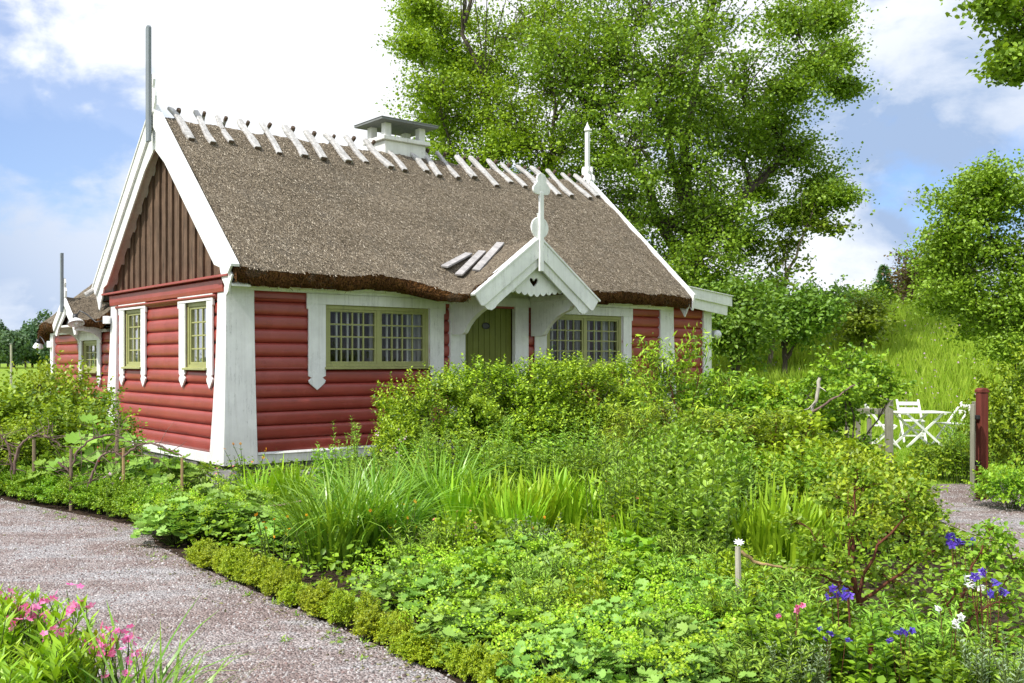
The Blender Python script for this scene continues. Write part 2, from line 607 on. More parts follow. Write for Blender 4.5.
class NB:
    """numpy mesh collector (all quads or all tris)"""
    def __init__(s): s.V, s.F, s.n = [], [], 0

    def add(s, V, F):
        if len(V) == 0: return
        s.V.append(V); s.F.append(np.asarray(F) + s.n); s.n += len(V)

    def tube(s, P, r, k=4):
        P = np.array(P, float)
        r = np.array(r, float) if hasattr(r, '__len__') else np.full(len(P), r)
        s.add(*tube_np(P, r, k))

    def mesh(s, name, smooth=False): return np_mesh(name, np.concatenate(s.V), np.concatenate(s.F), smooth)

    def build(s, name, mat, parent=None, smooth=False): return link(name, s.mesh(name, smooth), mat, parent)


def nrm(a): return a / (np.linalg.norm(a, axis=-1, keepdims=True) + 1e-9)


def scat(tmpl, P, D, Nn, S):
    """copies of a leaf template (verts, quads) with axis D, normal Nn, size S"""
    tv, tf = tmpl
    D = nrm(D); X = nrm(np.cross(D, Nn)); N2 = np.cross(X, D)
    V = P[:, None] + S[:, None, None] * (tv[None, :, 0:1] * X[:, None] + tv[None, :, 1:2] * D[:, None] + tv[None, :, 2:3] * N2[:, None])
    k = len(tv)
    F = tf[None] + (np.arange(len(P)) * k)[:, None, None]
    return V.reshape(-1, 3), F.reshape(-1, tf.shape[1])


# leaf templates: x across, y along, z normal; quads
T_OVATE = (np.array([(0, 0, 0), (.27, .26, .09), (.29, .60, .05), (0, 1, -.12), (-.29, .60, .05), (-.27, .26, .09)]), np.array([(0, 1, 2, 3), (0, 3, 4, 5)]))
T_LANCE = (np.array([(0, 0, 0), (.12, .4, .05), (0, 1, -.16), (0, .45, .02), (-.12, .4, .05)]), np.array([(0, 1, 2, 3), (0, 3, 2, 4)]))
T_BROAD = (np.array([(0, 0, 0), (.42, .35, .12), (.25, .75, .05), (0, 1, -.1), (-.25, .75, .05), (-.42, .35, .12), (0, .5, -.02)]),
           np.array([(0, 1, 2, 6), (6, 2, 3, 4), (0, 6, 4, 5)]))
T_BIT = (np.array([(-.5, 0, 0), (0, -.5, .1), (.5, 0, 0), (0, .5, .1)]), np.array([(0, 1, 2, 3)]))


def _round(n=12, depth=.16, lob=.10, notch=True):
    vs = [(0, 0, -.02)]
    for i in range(n + 1):
        t = -math.pi * .92 + 2 * math.pi * .92 * i / n
        r = .5 * (1 + (lob if i % 2 else -lob))
        vs.append((r * math.sin(t), .12 + r * math.cos(t), depth * (r / .5) ** 2 + (.05 if i % 2 else -.03)))
    fs = [(0, i, i + 1, i + 1) for i in range(1, n + 1)]
    q = [(0, i, i + 1, i + 2) for i in range(1, n, 2)]
    return np.array(vs), np.array(q)


T_ROUND = _round()
T_LOBED = _round(18, .10, .075)


def star(n=5, w=.3):
    vs, fs = [], []
    for i in range(n):
        t = 2 * math.pi * i / n
        c, s_ = math.cos(t), math.sin(t)
        b = len(vs)
        for x, y, z in ((0, 0.02, 0), (w, .55, .16), (0, 1, .22), (-w, .55, .16)):
            vs.append((c * x - s_ * y, s_ * x + c * y, z))
        fs.append((b, b + 1, b + 2, b + 3))
    return np.array(vs) * .5, np.array(fs)


T_STAR = star(5, .34)
T_STAR8 = star(9, .16)


def rnd_unit(rng, n): return nrm(rng.normal(size=(n, 3)))

# ------------------------------------------------------------------ the cottage (local frame: x along the front, y into the house, z up)
YAW = R(50.43)
HU = Vector((math.sin(YAW), math.cos(YAW), 0)); HV = Vector((-HU.y, HU.x, 0))
HC = Vector((-4.316, 15.017, 0))
H_RZ = math.atan2(HU.y, HU.x)


def house_to_world(u, v, z=0.0): return HC + HU * u + HV * v + Vector((0, 0, z))


Mfront = lambda a, d, z: (a, -d, z)          # face maps: a along the wall, d outwards
Mgable = lambda a, d, z: (-d, a, z)
Mcross = lambda a, d, z: (d, a, z)           # boards standing across the front, a = depth
LEN, WID = 10.05, 5.25
VR, ZR = 2.74, 6.03                           # ridge
PITCH = .2155


def log_wall(name, M, a0, a1, z0, z1, openings, parent, mat='red_paint', zfun=None, bulge=.055):
    mb = MB()
    k = 0
    z = z0
    while z < z1 - .02:
        zt = min(z + PITCH, z1)
        zs = {z + (zt - z) * (0.5 - 0.5 * math.cos(math.pi * i / 10)) for i in range(11)}
        for (oa, ob, oz0, oz1) in openings:
            for q in (oz0, oz1):
                if z < q < zt: zs.add(q)
        zs = sorted(zs)
        wob = random.Random(int(z * 1000)).uniform(-.004, .004)
        dd = lambda zz: (bulge + wob) * max(0, 1 - abs(2 * (zz - z) / (zt - z) - 1) ** 4.0) ** .55
        rows = {}
        for q0, q1 in zip(zs, zs[1:]):
            mid = (q0 + q1) / 2
            cuts = [(max(a0, oa), min(a1, ob)) for (oa, ob, oz0, oz1) in openings if oz0 < mid < oz1]
            cuts.sort()
            cur = a0; segs = []
            for ca, cb in cuts:
                if ca > cur: segs.append((cur, ca))
                cur = max(cur, cb)
            if cur < a1: segs.append((cur, a1))
            for sa, sb in segs:
                b = len(mb.v)
                e = zfun(mid) if zfun else None
                if e: sa, sb = max(sa, e[0]), min(sb, e[1])
                nseg = max(1, int((sb - sa) / 1.2))
                for i in range(nseg + 1):
                    a = sa + (sb - sa) * i / nseg
                    w = .004 * math.sin(a * 1.7 + k * 2.3)
                    mb.v += [M(a, dd(q0) + w, q0), M(a, dd(q1) + w, q1)]
                for i in range(nseg):
                    mb.f.append((b + 2 * i, b + 2 * i + 2, b + 2 * i + 3, b + 2 * i + 1))
        z = zt; k += 1
    me = bpy.data.meshes.new(name)
    me.from_pydata(mb.v, [], mb.f)
    bm = bmesh.new(); bm.from_mesh(me)
    bmesh.ops.remove_doubles(bm, verts=bm.verts, dist=1e-5)
    bmesh.ops.recalc_face_normals(bm, faces=bm.faces)
    for e in bm.edges:
        if len(e.link_faces) == 2 and e.calc_face_angle() > R(55): e.smooth = False
    for f in bm.faces: f.smooth = True
    bm.to_mesh(me); bm.free()
    return link(name, me, mat, parent)


def window(M, a0, a1, z0, z1, casements, cols, rows, parent, trim, bars='front'):
    fw = .065
    mb = MB()

    def bx(p, q, d0, d1, r, s): mb.box((p, d0, r), (q, d1, s), M)
    D0, D1 = -.06, .045
    bx(a0, a1, D0, D1, z0, z0 + fw); bx(a0, a1, D0, D1, z1 - fw, z1)
    bx(a0, a0 + fw, D0, D1, z0 + fw, z1 - fw); bx(a1 - fw, a1, D0, D1, z0 + fw, z1 - fw)
    w = (a1 - a0 - 2 * fw) / casements
    glass = MB(); inner = MB()
    zb, zt = z0 + fw, z1 - fw
    for c in range(casements):
        x0 = a0 + fw + w * c; x1 = x0 + w
        if c: bx(x0 - .035, x0 + .035, D0, D1 - .003, zb, zt)
        sw = .042
        i0, i1, j0, j1 = x0 + sw + (.03 if c else 0), x1 - sw - (.03 if c < casements - 1 else 0), zb + sw, zt - sw
        bx(x0, i0, -.04, .028, zb, zt); bx(i1, x1, -.04, .028, zb, zt)
        bx(i0, i1, -.04, .027, zb, j0); bx(i0, i1, -.04, .027, j1, zt)
        for k in range(1, cols):
            a = i0 + (i1 - i0) * k / cols
            bx(a - .013, a + .013, -.02, .018, j0, j1)
            inner.box((a - .015, -.17, j0), (a + .015, -.14, j1), M)
        for k in range(1, rows):
            zz = j0 + (j1 - j0) * k / rows
            bx(i0, i1, -.018, .016, zz - .012, zz + .012)
            inner.box((i0, -.168, zz - .013), (i1, -.142, zz + .013), M)
        for (p, q, r, s) in ((i0 - .06, i0 - .01, zb, zt), (i1 + .01, i1 + .06, zb, zt), (i0 - .01, i1 + .01, zb, j0), (i0 - .01, i1 + .01, j1, zt)):
            inner.box((p, -.175, r), (q, -.135, s), M)
        glass.add([M(i0, 0, j0), M(i1, 0, j0), M(i1, 0, j1), M(i0, 0, j1)], [(0, 1, 2, 3)])
    fr = mb.build('window', 'green_paint', parent, bevel=.004)
    inner.build('inner_sash', 'white_paint', fr)
    glass.build('pane', 'window_glass', fr)
    sl = MB()
    sl.prism([(0, 0), (0, .035), (1, .02), (1, -.012)], lambda s, d, z: M(d, .03 + s * .10, z0 - .01 + z), a0 - .03, a1 + .03)
    sl.build('sill', 'green_paint', fr, bevel=.004)
    # curtains: gathered cloth at both sides
    n = 60
    spans = ((a0 + .03, a0 + (a1 - a0) * .06), (a1 - (a1 - a0) * .12, a1 - .03)) if bars == 'front' else ((a0 - .1, a0 + (a1 - a0) * .44), (a1 - (a1 - a0) * .46, a1 + .1))
    for (p, q) in spans:
        cv, cf, b = [], [], 0
        for i in range(n + 1):
            a = p + (q - p) * i / n
            d = -.27 + .022 * math.sin(i * .9) + .01 * math.sin(i * 2.3)
            cv += [M(a, d, z0 - .05), M(a, d, z1 + .05)]
        cf += [(b + 2 * i, b + 2 * i + 2, b + 2 * i + 3, b + 2 * i + 1) for i in range(n)]
        cm = MB(); cm.add(cv, cf); cm.build('curtain', 'curtain_cloth', fr)
    # white casing boards with a spear-shaped foot
    la, ra, lw, rw, top0, top1, foot = trim
    cs = MB()
    for (p, q) in ((la, la + lw), (ra - rw, ra)):
        c, hw = (p + q) / 2, (q - p) / 2
        f = foot
        poly = [(p, top0), (p, f + .14), (c - hw * .62, f + .115), (c - hw * 1.0, f + .07), (c - hw * .9, f + .03), (c - hw * .45, f - .03), (c, f - .085),
                (c + hw * .45, f - .03), (c + hw * .9, f + .03), (c + hw * 1.0, f + .07), (c + hw * .62, f + .115), (q, f + .14), (q, top0)]
        cs.prism(poly, M, .060, .092)
        # reveal board between the casing and the frame
    cs.prism([(la - .03, top1), (la - .03, top0 - .07), (la - .012, top0 - .09), (la, top0 - .07), (la, top0), (ra, top0), (ra, top0 - .07), (ra + .012, top0 - .09), (ra + .03, top0 - .07), (ra + .03, top1)], M, .058, .100)
    for (p, q) in ((la + lw, a0), (a1, ra - rw)):
        if q - p > .005: cs.box((p, .02, z0 - .03), (q, .058, top0), M)
    cs.build('window_casing', 'white_paint', fr, bevel=.005)
    return fr


def smax(a, b, k):
    h = np.clip(.5 + .5 * (a - b) / k, 0, 1)
    return b * (1 - h) + a * h + k * h * (1 - h)


def thatch(parent, M, L0, L1, e_off, z_eave, v_r, z_r, porch, thick=.215, step=.05, seed=1, straws=46000, wall_v=.12, soft_z=2.86, round_end=0.0):
    """loft of thatch sections along the ridge; M(along, across, z). porch = (centre, half width, apex z, slope, eave offset, blend left, blend right)"""
    rng = np.random.default_rng(seed)
    us = np.arange(L0, L1 + 1e-6, step)
    ns = int((v_r - e_off) * 1.36 / step)
    ph = rng.uniform(0, 6.28, 12)

    def wob(u, v):
        return (.016 * np.sin(u * 2.1 + ph[0]) * np.sin(v * 1.7 + ph[1]) + .012 * np.sin(u * 5.3 + ph[2] + v * 2) + .010 * np.sin(v * 7.1 + u * 1.3 + ph[3])
                + .008 * np.sin(u * 11.0 + v * 9 + ph[4]) + .010 * np.abs(np.sin(v * 5.2 + .25 * np.sin(u * 1.4))))
    slope = (z_r - z_eave) / (v_r - e_off)
    pc, pw, pz, psl, pe, bl, br = porch

    def sst(x): x = np.clip(x, 0, 1); return x * x * (3 - 2 * x)
    inl = sst((us - (pc - pw - bl)) / bl) * sst(((pc + pw + br) - us) / br)
    ev = e_off + (pe - e_off) * inl

    def height(u, v):
        main = z_eave + np.where(v < e_off, .36, slope) * (v - e_off)
        main = np.where(v > v_r - .35, np.minimum(main, z_r - .06 - (np.clip(v - (v_r - .35), 0, 1) - .35) ** 2 * -0 + .0 * v), main)
        pr = pz - psl * np.abs(u - pc)
        pr = np.where(np.abs(u - pc) > pw + max(bl, br), -9, pr)
        far = np.clip((np.abs(u - pc) - pw) / .8, 0, 1)
        pr = pr - far * 1.5
        return smax(main, pr, .16)

    def ridge_round(v, z): return z - .10 * np.exp(-((v - v_r) / .16) ** 2)
    t = np.linspace(0, 1, ns)
    Ug = np.repeat(us[:, None], ns, 1)
    Vg = ev[:, None] + t[None] * (v_r - ev[:, None])
    Zg = height(Ug, Vg) + wob(Ug, Vg) + rng.normal(0, .006, Ug.shape)
    Zg = ridge_round(Vg, Zg)
    rag = rng.normal(0, .006, len(us)) + .008 * np.sin(us * 3.3 + 1) + .007 * np.sin(us * 9.1)
    Zg[:, 0] += rag; Vg[:, 0] += rng.normal(0, .010, len(us))
    # the back slope
    nb = 30
    tb = np.linspace(0, 1, nb)[1:]
    back = 2 * v_r - e_off
    Vb = np.repeat((v_r + tb * (back - v_r))[None], len(us), 0)
    Ub = np.repeat(us[:, None], nb - 1, 1)
    Zb = ridge_round(Vb, z_r - slope * (Vb - v_r) + wob(Ub, Vb))
    U2, V2, Z2 = np.concatenate([Ug, Ub], 1), np.concatenate([Vg, Vb], 1), np.concatenate([Zg, Zb], 1)
    if round_end:
        e = np.clip((U2 - (L1 - round_end)) / round_end, 0, 1)
        Z2 = Z2 - .20 * e ** 2.5
    W = U2.shape[1]
    mapv = lambda U, V, Z: np.stack([np.asarray(c, float) for c in M(U.ravel(), V.ravel(), Z.ravel())], 1)
    P = mapv(U2, V2, Z2)
    idx = np.arange(len(us) * W).reshape(len(us), W)
    F = np.stack([idx[:-1, :-1].ravel(), idx[1:, :-1].ravel(), idx[1:, 1:].ravel(), idx[:-1, 1:].ravel()], 1)
    # loose reed ends lying on the front slope
    n = straws
    su = rng.uniform(L0 + .02, L1 - .02, n); st = rng.uniform(0, 1, n)
    sev = np.interp(su, us, ev); sv = sev + st * (v_r - .05 - sev)
    sz = ridge_round(sv, height(su, sv) + wob(su, sv)) + .004
    if round_end: sz = sz - .20 * np.clip((su - (L1 - round_end)) / round_end, 0, 1) ** 2.5
    ang = rng.normal(0, .22, n)
    ln = rng.uniform(.016, .06, n); wd = rng.uniform(.005, .010, n)
    dv = -np.cos(ang); du = np.sin(ang)
    dz = slope * dv + rng.uniform(.05, .50, n)
    def pt(k, s_):
        return np.stack([np.asarray(c, float) for c in M(su + du * ln * k + s_ * wd * np.cos(ang) / 2, sv + dv * ln * k + s_ * wd * np.sin(ang) / 2, sz + dz * ln * k)], 1)
    SV = np.stack([pt(0, -1), pt(0, 1), pt(1, 1), pt(1, -1)], 1).reshape(-1, 3)
    SF = np.arange(n * 4).reshape(-1, 4)
    me = np_mesh('thatch', np.concatenate([P, SV]), np.concatenate([F, SF + len(P)]), True, np.concatenate([np.zeros(len(F)), np.ones(len(SF))]))
    o = link('thatch', me, ['thatch', 'reed_straw'], parent)
    # cut reed face under the eave, the underside and the two ends
    Zt = Z2[:, 0]; Vt = V2[:, 0]
    drop = thick * (1 - .48 * inl) + rng.normal(0, .010, len(us)) + .012 * np.sin(us * 4.1)
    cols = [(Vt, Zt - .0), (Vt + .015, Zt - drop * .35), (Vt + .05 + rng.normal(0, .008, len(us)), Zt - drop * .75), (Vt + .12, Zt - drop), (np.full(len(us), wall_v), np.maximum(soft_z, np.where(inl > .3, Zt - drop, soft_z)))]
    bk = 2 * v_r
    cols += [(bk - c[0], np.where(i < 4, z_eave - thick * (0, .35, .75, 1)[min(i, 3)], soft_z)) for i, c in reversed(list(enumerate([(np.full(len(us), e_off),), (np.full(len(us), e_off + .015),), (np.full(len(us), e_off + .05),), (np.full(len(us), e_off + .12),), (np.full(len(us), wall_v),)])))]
    Ue = np.repeat(us[:, None], len(cols), 1)
    Ve = np.stack([c[0] for c in cols], 1); Ze = np.stack([np.broadcast_to(c[1], len(us)) for c in cols], 1)
    if round_end: Ze = Ze - .12 * np.clip((Ue - (L1 - round_end)) / round_end, 0, 1) ** 2.5
    P = mapv(Ue, Ve, Ze)
    w2 = len(cols)
    idx = np.arange(len(us) * w2).reshape(len(us), w2)
    keep = np.array([c for c in range(w2 - 1) if c != w2 // 2 - 1])          # leave the attic open
    F = np.stack([idx[:-1, keep].ravel(), idx[:-1, keep + 1].ravel(), idx[1:, keep + 1].ravel(), idx[1:, keep].ravel()], 1)
    # fringe of hanging reed tips
    n = int((L1 - L0) * 110)
    fu = rng.uniform(L0, L1, n)
    fz = np.interp(fu, us, Zt); fv = np.interp(fu, us, Vt)
    q = rng.uniform(0, 1, n)
    fv = fv + .10 * q ** 2 - .012; fz = fz - thick * q * (1 - .48 * np.interp(fu, us, inl))
    l2 = rng.uniform(.02, .07, n); w3 = rng.uniform(.004, .010, n)
    lean = rng.normal(0, .5, n)
    def pf(k, s_): return np.stack([np.asarray(c, float) for c in M(fu + lean * l2 * k + s_ * w3 / 2, fv - .012 * k, fz - l2 * k)], 1)
    SV = np.stack([pf(0, -1), pf(0, 1), pf(1, 1), pf(1, -1)], 1).reshape(-1, 3)
    me = np_mesh('thatch_eave', np.concatenate([P, SV]), np.concatenate([F, np.arange(n * 4).reshape(-1, 4) + len(P)]), True)
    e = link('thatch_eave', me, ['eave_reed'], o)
    # cut reed at the two verges
    for j in (0, len(us) - 1):
        eb = MB()
        T_ = mapv(U2[j:j + 1], V2[j:j + 1], Z2[j:j + 1]); B_ = mapv(U2[j:j + 1], V2[j:j + 1], Z2[j:j + 1] - thick * 1.1)
        eb.add([tuple(p) for p in T_] + [tuple(p) for p in B_], [(i, i + 1, W + i + 1, W + i) for i in range(W - 1)])
        eb.build('thatch_end', 'eave_reed', o)
    return height


def trefoil(c, z, r, n=10):
    """outline of a three-lobed leaf above (c, z)"""
    pts = []
    for (cx, cz, a0, a1, rr) in ((c + r * .95, z + r * .8, -100, 60, r * .8), (c, z + r * 2.4, -20, 200, r * 1.0), (c - r * .95, z + r * .8, 120, 280, r * .8)):
        for i in range(n + 1):
            a = R(a0 + (a1 - a0) * i / n)
            pts.append((cx + rr * math.cos(a), cz + rr * math.sin(a)))
    return pts


def build_cottage():
    H = tag(empty('cottage', HC, H_RZ), 'red log cottage with white corner boards, thatched roof and gabled porch', 'cottage')
    # --- stone footing and white plinth
    rng = random.Random(3)
    fm = MB()
    x = -.12
    for M, a1 in ((Mfront, LEN), (Mgable, WID)):
        a = -.10
        while a < a1:
            w = rng.uniform(.35, .7)
            fm.box((a, -.3, -.05), (min(a + w - .015, a1 + .1), .05 + rng.uniform(-.02, .03), .10 - rng.uniform(0, .012)), M)
            a += w
    fm.build('stone_footing', 'field_stone', H, bevel=.02)
    pb = MB()
    pb.box((-.02, .0, .09), (LEN, .105, .245), Mfront)
    pb.box((-.02, .0, .09), (WID, .103, .245), Mgable)
    pb.prism([(.10, .235), (.125, .235), (.10, .275)], lambda a, d, z: (d, -a, z), 0, LEN)
    pb.build('plinth_board', 'white_paint', H, bevel=.006)
    # --- walls
    gw = ((.65, 1.54, 1.56, 2.63), (3.63, 4.55, 1.56, 2.63))
    fw = ((1.62, 3.66, 1.57, 2.60), (6.43, 8.50, 1.57, 2.60))
    log_wall('log_wall', Mfront, .3, LEN - .1, .245, 2.79, list(fw) + [(4.43, 5.60, .1, 2.66)], H)
    log_wall('log_wall', Mgable, .15, WID - .1, .245, 2.74, list(gw), H)
    bw = MB()
    bw.box((LEN - .1, .1, .1), (LEN, WID, 2.85)); bw.box((0, WID - .05, .1), (LEN - .1, WID, 2.85))
    bw.prism([(.0, 2.85), (WID, 2.85), (VR, 5.6)], Mcross, LEN - .1, LEN)
    bw.build('rear_wall', 'red_paint', H)
    fl = MB(); fl.box((.1, .1, .2), (LEN - .1, WID - .1, .3)); fl.box((.1, .0, 2.88), (LEN - .1, WID - .1, 2.95))
    fl.box((.1, 3.2, .3), (LEN - .1, 3.3, 2.88)); fl.box((3.9, .12, .3), (4.0, 3.2, 2.88)); fl.box((6.0, .12, .3), (6.1, 3.2, 2.88))
    fl.build('interior_walls', 'interior', H)
    # wall plate under the eave
    wp = MB()
    wp.prism([(.0, 2.775), (.085, 2.775), (.085, 2.82), (.18, 2.85), (.18, 2.90), (.0, 2.90)], lambda a, d, z: (d, -a, z), .02, 3.35)
    wp.prism([(.0, 2.775), (.085, 2.775), (.085, 2.82), (.18, 2.85), (.18, 2.90), (.0, 2.90)], lambda a, d, z: (d, -a, z), 6.75, LEN)
    wp.prism([(.0, 2.70), (.082, 2.70), (.082, 2.87), (.0, 2.87)], lambda a, d, z: (d, -a, z), 3.353, 6.747)
    wp.build('eave_board', 'white_paint', H, bevel=.004)
    # porch ceiling and tympanum behind the porch gable
    pt = MB()
    pt.prism([(3.75, 2.87), (6.35, 2.87), (5.05, 3.55)], Mfront, .01, .04)
    pt.build('porch_wall_panel', 'white_paint', H)
    # --- corner posts, battered towards the ground
    def post(b, t, z0=.10, z1=2.86):
        m = MB()
        (bx0, bx1, by0, by1), (tx0, tx1, ty0, ty1) = b, t
        def at(f, z):
            g = f ** 1.6
            L = lambda p, q: q + (p - q) * g
            return [(L(bx0, tx0), L(by0, ty0), z), (L(bx1, tx1), L(by0, ty0), z), (L(bx1, tx1), L(by1, ty1), z), (L(bx0, tx0), L(by1, ty1), z)]
        N = 8
        vs = []
        for i in range(N + 1): vs += at(1 - i / N, z0 + (z1 - z0) * i / N)
        fs = [(0, 3, 2, 1), (4 * N, 4 * N + 1, 4 * N + 2, 4 * N + 3)]
        for i in range(N):
            for j in range(4): fs.append((4 * i + j, 4 * i + (j + 1) % 4, 4 * i + 4 + (j + 1) % 4, 4 * i + 4 + j))
        m.add(vs, fs)
        return m.build('corner_post', 'white_paint', H, bevel=.008)
    post((-.155, .405, -.155, .40), (-.085, .375, -.085, .23))
    post((-.17, .2, 4.88, 5.52), (-.085, .2, 4.97, 5.30), 0, 2.86)
    post((9.56, 10.16, -.17, .2), (9.66, 10.08, -.085, .2))
    for (a_, w_) in ((.135, .004), (.265, .004)):
        pass
    # --- gable: red beam with a sill, weathered boarding
    gb = MB()
    gb.prism([(.0, 2.735), (.105, 2.735), (.115, 2.80), (.115, 2.93), (.07, 2.95), (0, 2.95)], lambda a, d, z: (-a, d, z), -.02, WID + .05)
    gb.build('gable_beam', 'red_paint', H, bevel=.01)
    gs = MB()
    gs.prism([(-.17, 3.0), (-.17, 3.06), (.0, 3.03), (.19, 2.985), (.19, 2.952), (.0, 2.952)], lambda a, d, z: (-a, d, z), -.35, WID + .30)
    gs.prism([(.0, 2.655), (.0, 2.735), (.118, 2.715), (.118, 2.69), (.09, 2.655)], lambda a, d, z: (-a, d, z), .26, 4.96)
    gs.build('gable_sill', 'red_paint', H, bevel=.005)
    bd = MB()
    a = -.30; i = 0
    zt = lambda a: 6.03 - .904 * abs(a - VR) - .38
    while a < WID + .3:
        w = rng.uniform(.13, .20)
        pr = (.012 if i % 2 else .055) + rng.uniform(-.006, .006)
        b2 = min(a + w, WID + .3)
        lo = 3.02 + (.0 if i % 2 else -.012)
        if max(zt(a), zt(b2)) > lo + .04:
            poly = [(a, lo), (b2, lo)] + ([(b2, zt(b2))] if zt(b2) > lo else []) + ([(VR, zt(VR))] if a < VR < b2 else []) + ([(a, zt(a))] if zt(a) > lo else [])
            if len(poly) > 2: bd.prism(poly, Mgable, -.16, pr - .10)
        a = b2 + rng.uniform(.002, .01); i += 1
    bd.build('gable_boarding', 'gable_wood', H, bevel=.004)
    # --- windows
    window(Mgable, *gw[0], 1, 3, 4, H, (.38, 1.84, .24, .26, 2.64, 2.80, 1.31), 'gable') if False else None
    for g_, tr in zip(gw, ((.42, 1.80, .23, .26, 2.63, 2.80, 1.33), (3.40, 4.80, .23, .25, 2.63, 2.80, 1.30))):
        window(Mgable, *g_, 1, 3, 4, H, tr, 'gable')
    window(Mfront, *fw[0], 2, 4, 4, H, (1.30, 3.96, .31, .29, 2.60, 2.77, 1.30))
    window(Mfront, *fw[1], 2, 4, 4, H, (6.10, 8.76, .29, .24, 2.60, 2.77, 1.30))
    # --- door
    dm = MB()
    n = 9
    for i in range(n):
        a0 = 4.43 + 1.17 * i / n
        dm.prism([(a0 + .004, .15), (a0 + 1.17 / n - .004, .15), (a0 + 1.17 / n - .004, 2.66), (a0 + .004, 2.66)], Mfront, -.06, -.02)
    dm.box((4.43, -.08, .15), (5.6, -.055, 2.66), Mfront)
    door = dm.build('door', 'door_green', H, bevel=.006)
    pq = MB(); pq.lathe([(.0, .0), (.05, .0), (.06, -.008), (.06, -.018)], (0, 0, 0), 24, 'y')
    pq.v = [(p[0] * 1.5 + 4.98, p[1] * 1 + .0, p[2] + 2.33) for p in pq.v]
    pq.v = [(p[0], p[1] * -1 + .018 if False else p[1] + .018 + .0, p[2]) for p in pq.v]
    pq.v = [(p[0], p[1] - .0, p[2]) for p in pq.v]
    pq.build('door_plaque', 'black_metal', door)
    hd = MB(); hd.tube([(5.50, -.02, 1.25), (5.50, .0 - .07, 1.25), (5.42, -.075, 1.245)], .012, 8); hd.box((5.475, -.0, 1.12), (5.525, .022, 1.32))
    hd.build('handle', 'black_metal', door)
    for (p, q) in ((4.10, 4.43), (5.60, 5.93)):
        dc = MB(); dc.box((p, -.0, .12), (q, .10, 2.70), Mfront); dc.build('door_casing', 'white_paint', H, bevel=.006)
    # --- roof
    PC, PVF = 5.05, -1.38
    roof_z = thatch(H, lambda u, v, z: (u, v, z), -.125, 10.14, -.55, 3.055, VR, ZR, (PC, 1.40, 3.79, .66, -1.36, 1.05, .25), seed=5)
    # --- barge boards of the left gable
    sl = .904
    top = lambda a: ZR - .04 + .06 - sl * abs(a - VR)
    for s in (-1, 1):
        A = lambda v: VR + s * (VR - v)            # mirror in the ridge line
        Mb = lambda a, d, z: (-d, a, z)
        m = MB()                                    # upper board
        poly = [(VR, top(VR) + .03), (A(-.55), top(-.55) + .03), (A(-.41), top(-.55) - .10), (VR, top(VR) - .29)]
        m.prism(poly, Mb, .165, .205)
        cap = [(VR, top(VR) + .075), (A(-.59), top(-.59) + .075), (A(-.58), top(-.59) + .035), (VR, top(VR) + .032)]
        m.prism(cap, Mb, .09, .225)
        m.build('barge_board', 'white_paint', H, bevel=.005)
        m = MB()                                    # lower board with a carved foot
        lo = lambda v: top(v) - .25
        edge = [(A(-.47), lo(-.47) + .06), (A(-.44), 2.90), (A(-.38), 2.82), (A(-.34), 2.72), (A(-.28), 2.67), (A(-.22), 2.73), (A(-.21), 2.82), (A(-.13), 2.90), (A(-.06), 3.02), (A(-.03), 3.10)]
        for k in range(1, 12):
            v = -.03 + k * .208
            base = top(v) - .58
            edge += [(A(v - .05), base - .045), (A(v), base)] if k in (4, 9) else [(A(v), base)]
        edge += [(VR, top(VR) - .70), (VR, top(VR) - .27)]
        m.prism(edge, Mb, .13, .162)
        m.build('barge_board', 'white_paint', H, bevel=.004)
        m = MB()                                    # soffit boards under the thatch overhang
        so = [(VR, top(VR) - .38), (A(-.40), top(-.40) - .38), (A(-.40), top(-.40) - .41), (VR, top(VR) - .41)]
        m.prism(so, Mb, -.17, .127)
        m.build('gable_soffit', 'white_paint', H)
    # right gable edge board
    for s in (-1, 1):
        A = lambda v: VR + s * (VR - v)
        m = MB()
        m.prism([(VR, top(VR) + .07), (A(-.60), top(-.60) + .07), (A(-.54), top(-.60) - .27), (VR, top(VR) - .36)], lambda a, d, z: (10.14 + d, a, z), .003, .06)
        m.prism([(A(-.52), top(-.54) - .20), (A(-.38), 2.62), (A(-.26), 2.80), (A(-.06), 3.1)], lambda a, d, z: (10.14 + d, a, z), -.05, -.02)
        m.build('barge_board', 'white_paint', H, bevel=.004)
    # --- finials
    m = MB(); m.box((-.285, VR - .075, 5.46), (-.232, VR + .075, 7.42)); m.prism([(VR - .075, 7.42), (VR + .075, 7.42), (VR + .03, 7.46), (VR - .03, 7.46)], Mcross, -.285, -.232)
    m.build('finial_post', 'grey_paint', H, bevel=.006)
    m = MB()
    sil = [(0, 5.9), (.13, 5.98), (.20, 6.10), (.21, 6.22), (.17, 6.33), (.09, 6.38), (.12, 6.44), (.14, 6.52), (.10, 6.60), (.03, 6.63)]
    m.prism([(VR + x, z) for x, z in sil] + [(VR - x, z) for x, z in sil[::-1]], Mcross, -.228, -.185)
    m.build('finial_board', 'white_paint', H, bevel=.006)
    m = MB(); m.box((10.17, VR - .05, 5.9), (10.25, VR + .05, 7.18)); m.build('finial_post', 'white_paint', H, bevel=.008)
    m = MB(); m.lathe([(.0, 7.42), (.025, 7.34), (.075, 7.24), (.085, 7.20), (.05, 7.18), (.0, 7.18)], (10.21, VR, 0), 14); m.build('finial_tip', 'white_paint', H)
    m = MB()
    sil = [(0, 5.85), (.14, 5.9), (.19, 6.0), (.17, 6.10), (.10, 6.15), (.12, 6.22), (.11, 6.30), (.07, 6.34), (.03, 6.32)]
    m.prism([(VR + x, z) for x, z in sil] + [(VR - x, z) for x, z in sil[::-1]], Mcross, 10.252, 10.29)
    m.prism([(VR + x, z) for x, z in sil] + [(VR - x, z) for x, z in sil[::-1]], Mcross, 10.125, 10.168)
    m.build('finial_board', 'white_paint', H, bevel=.006)
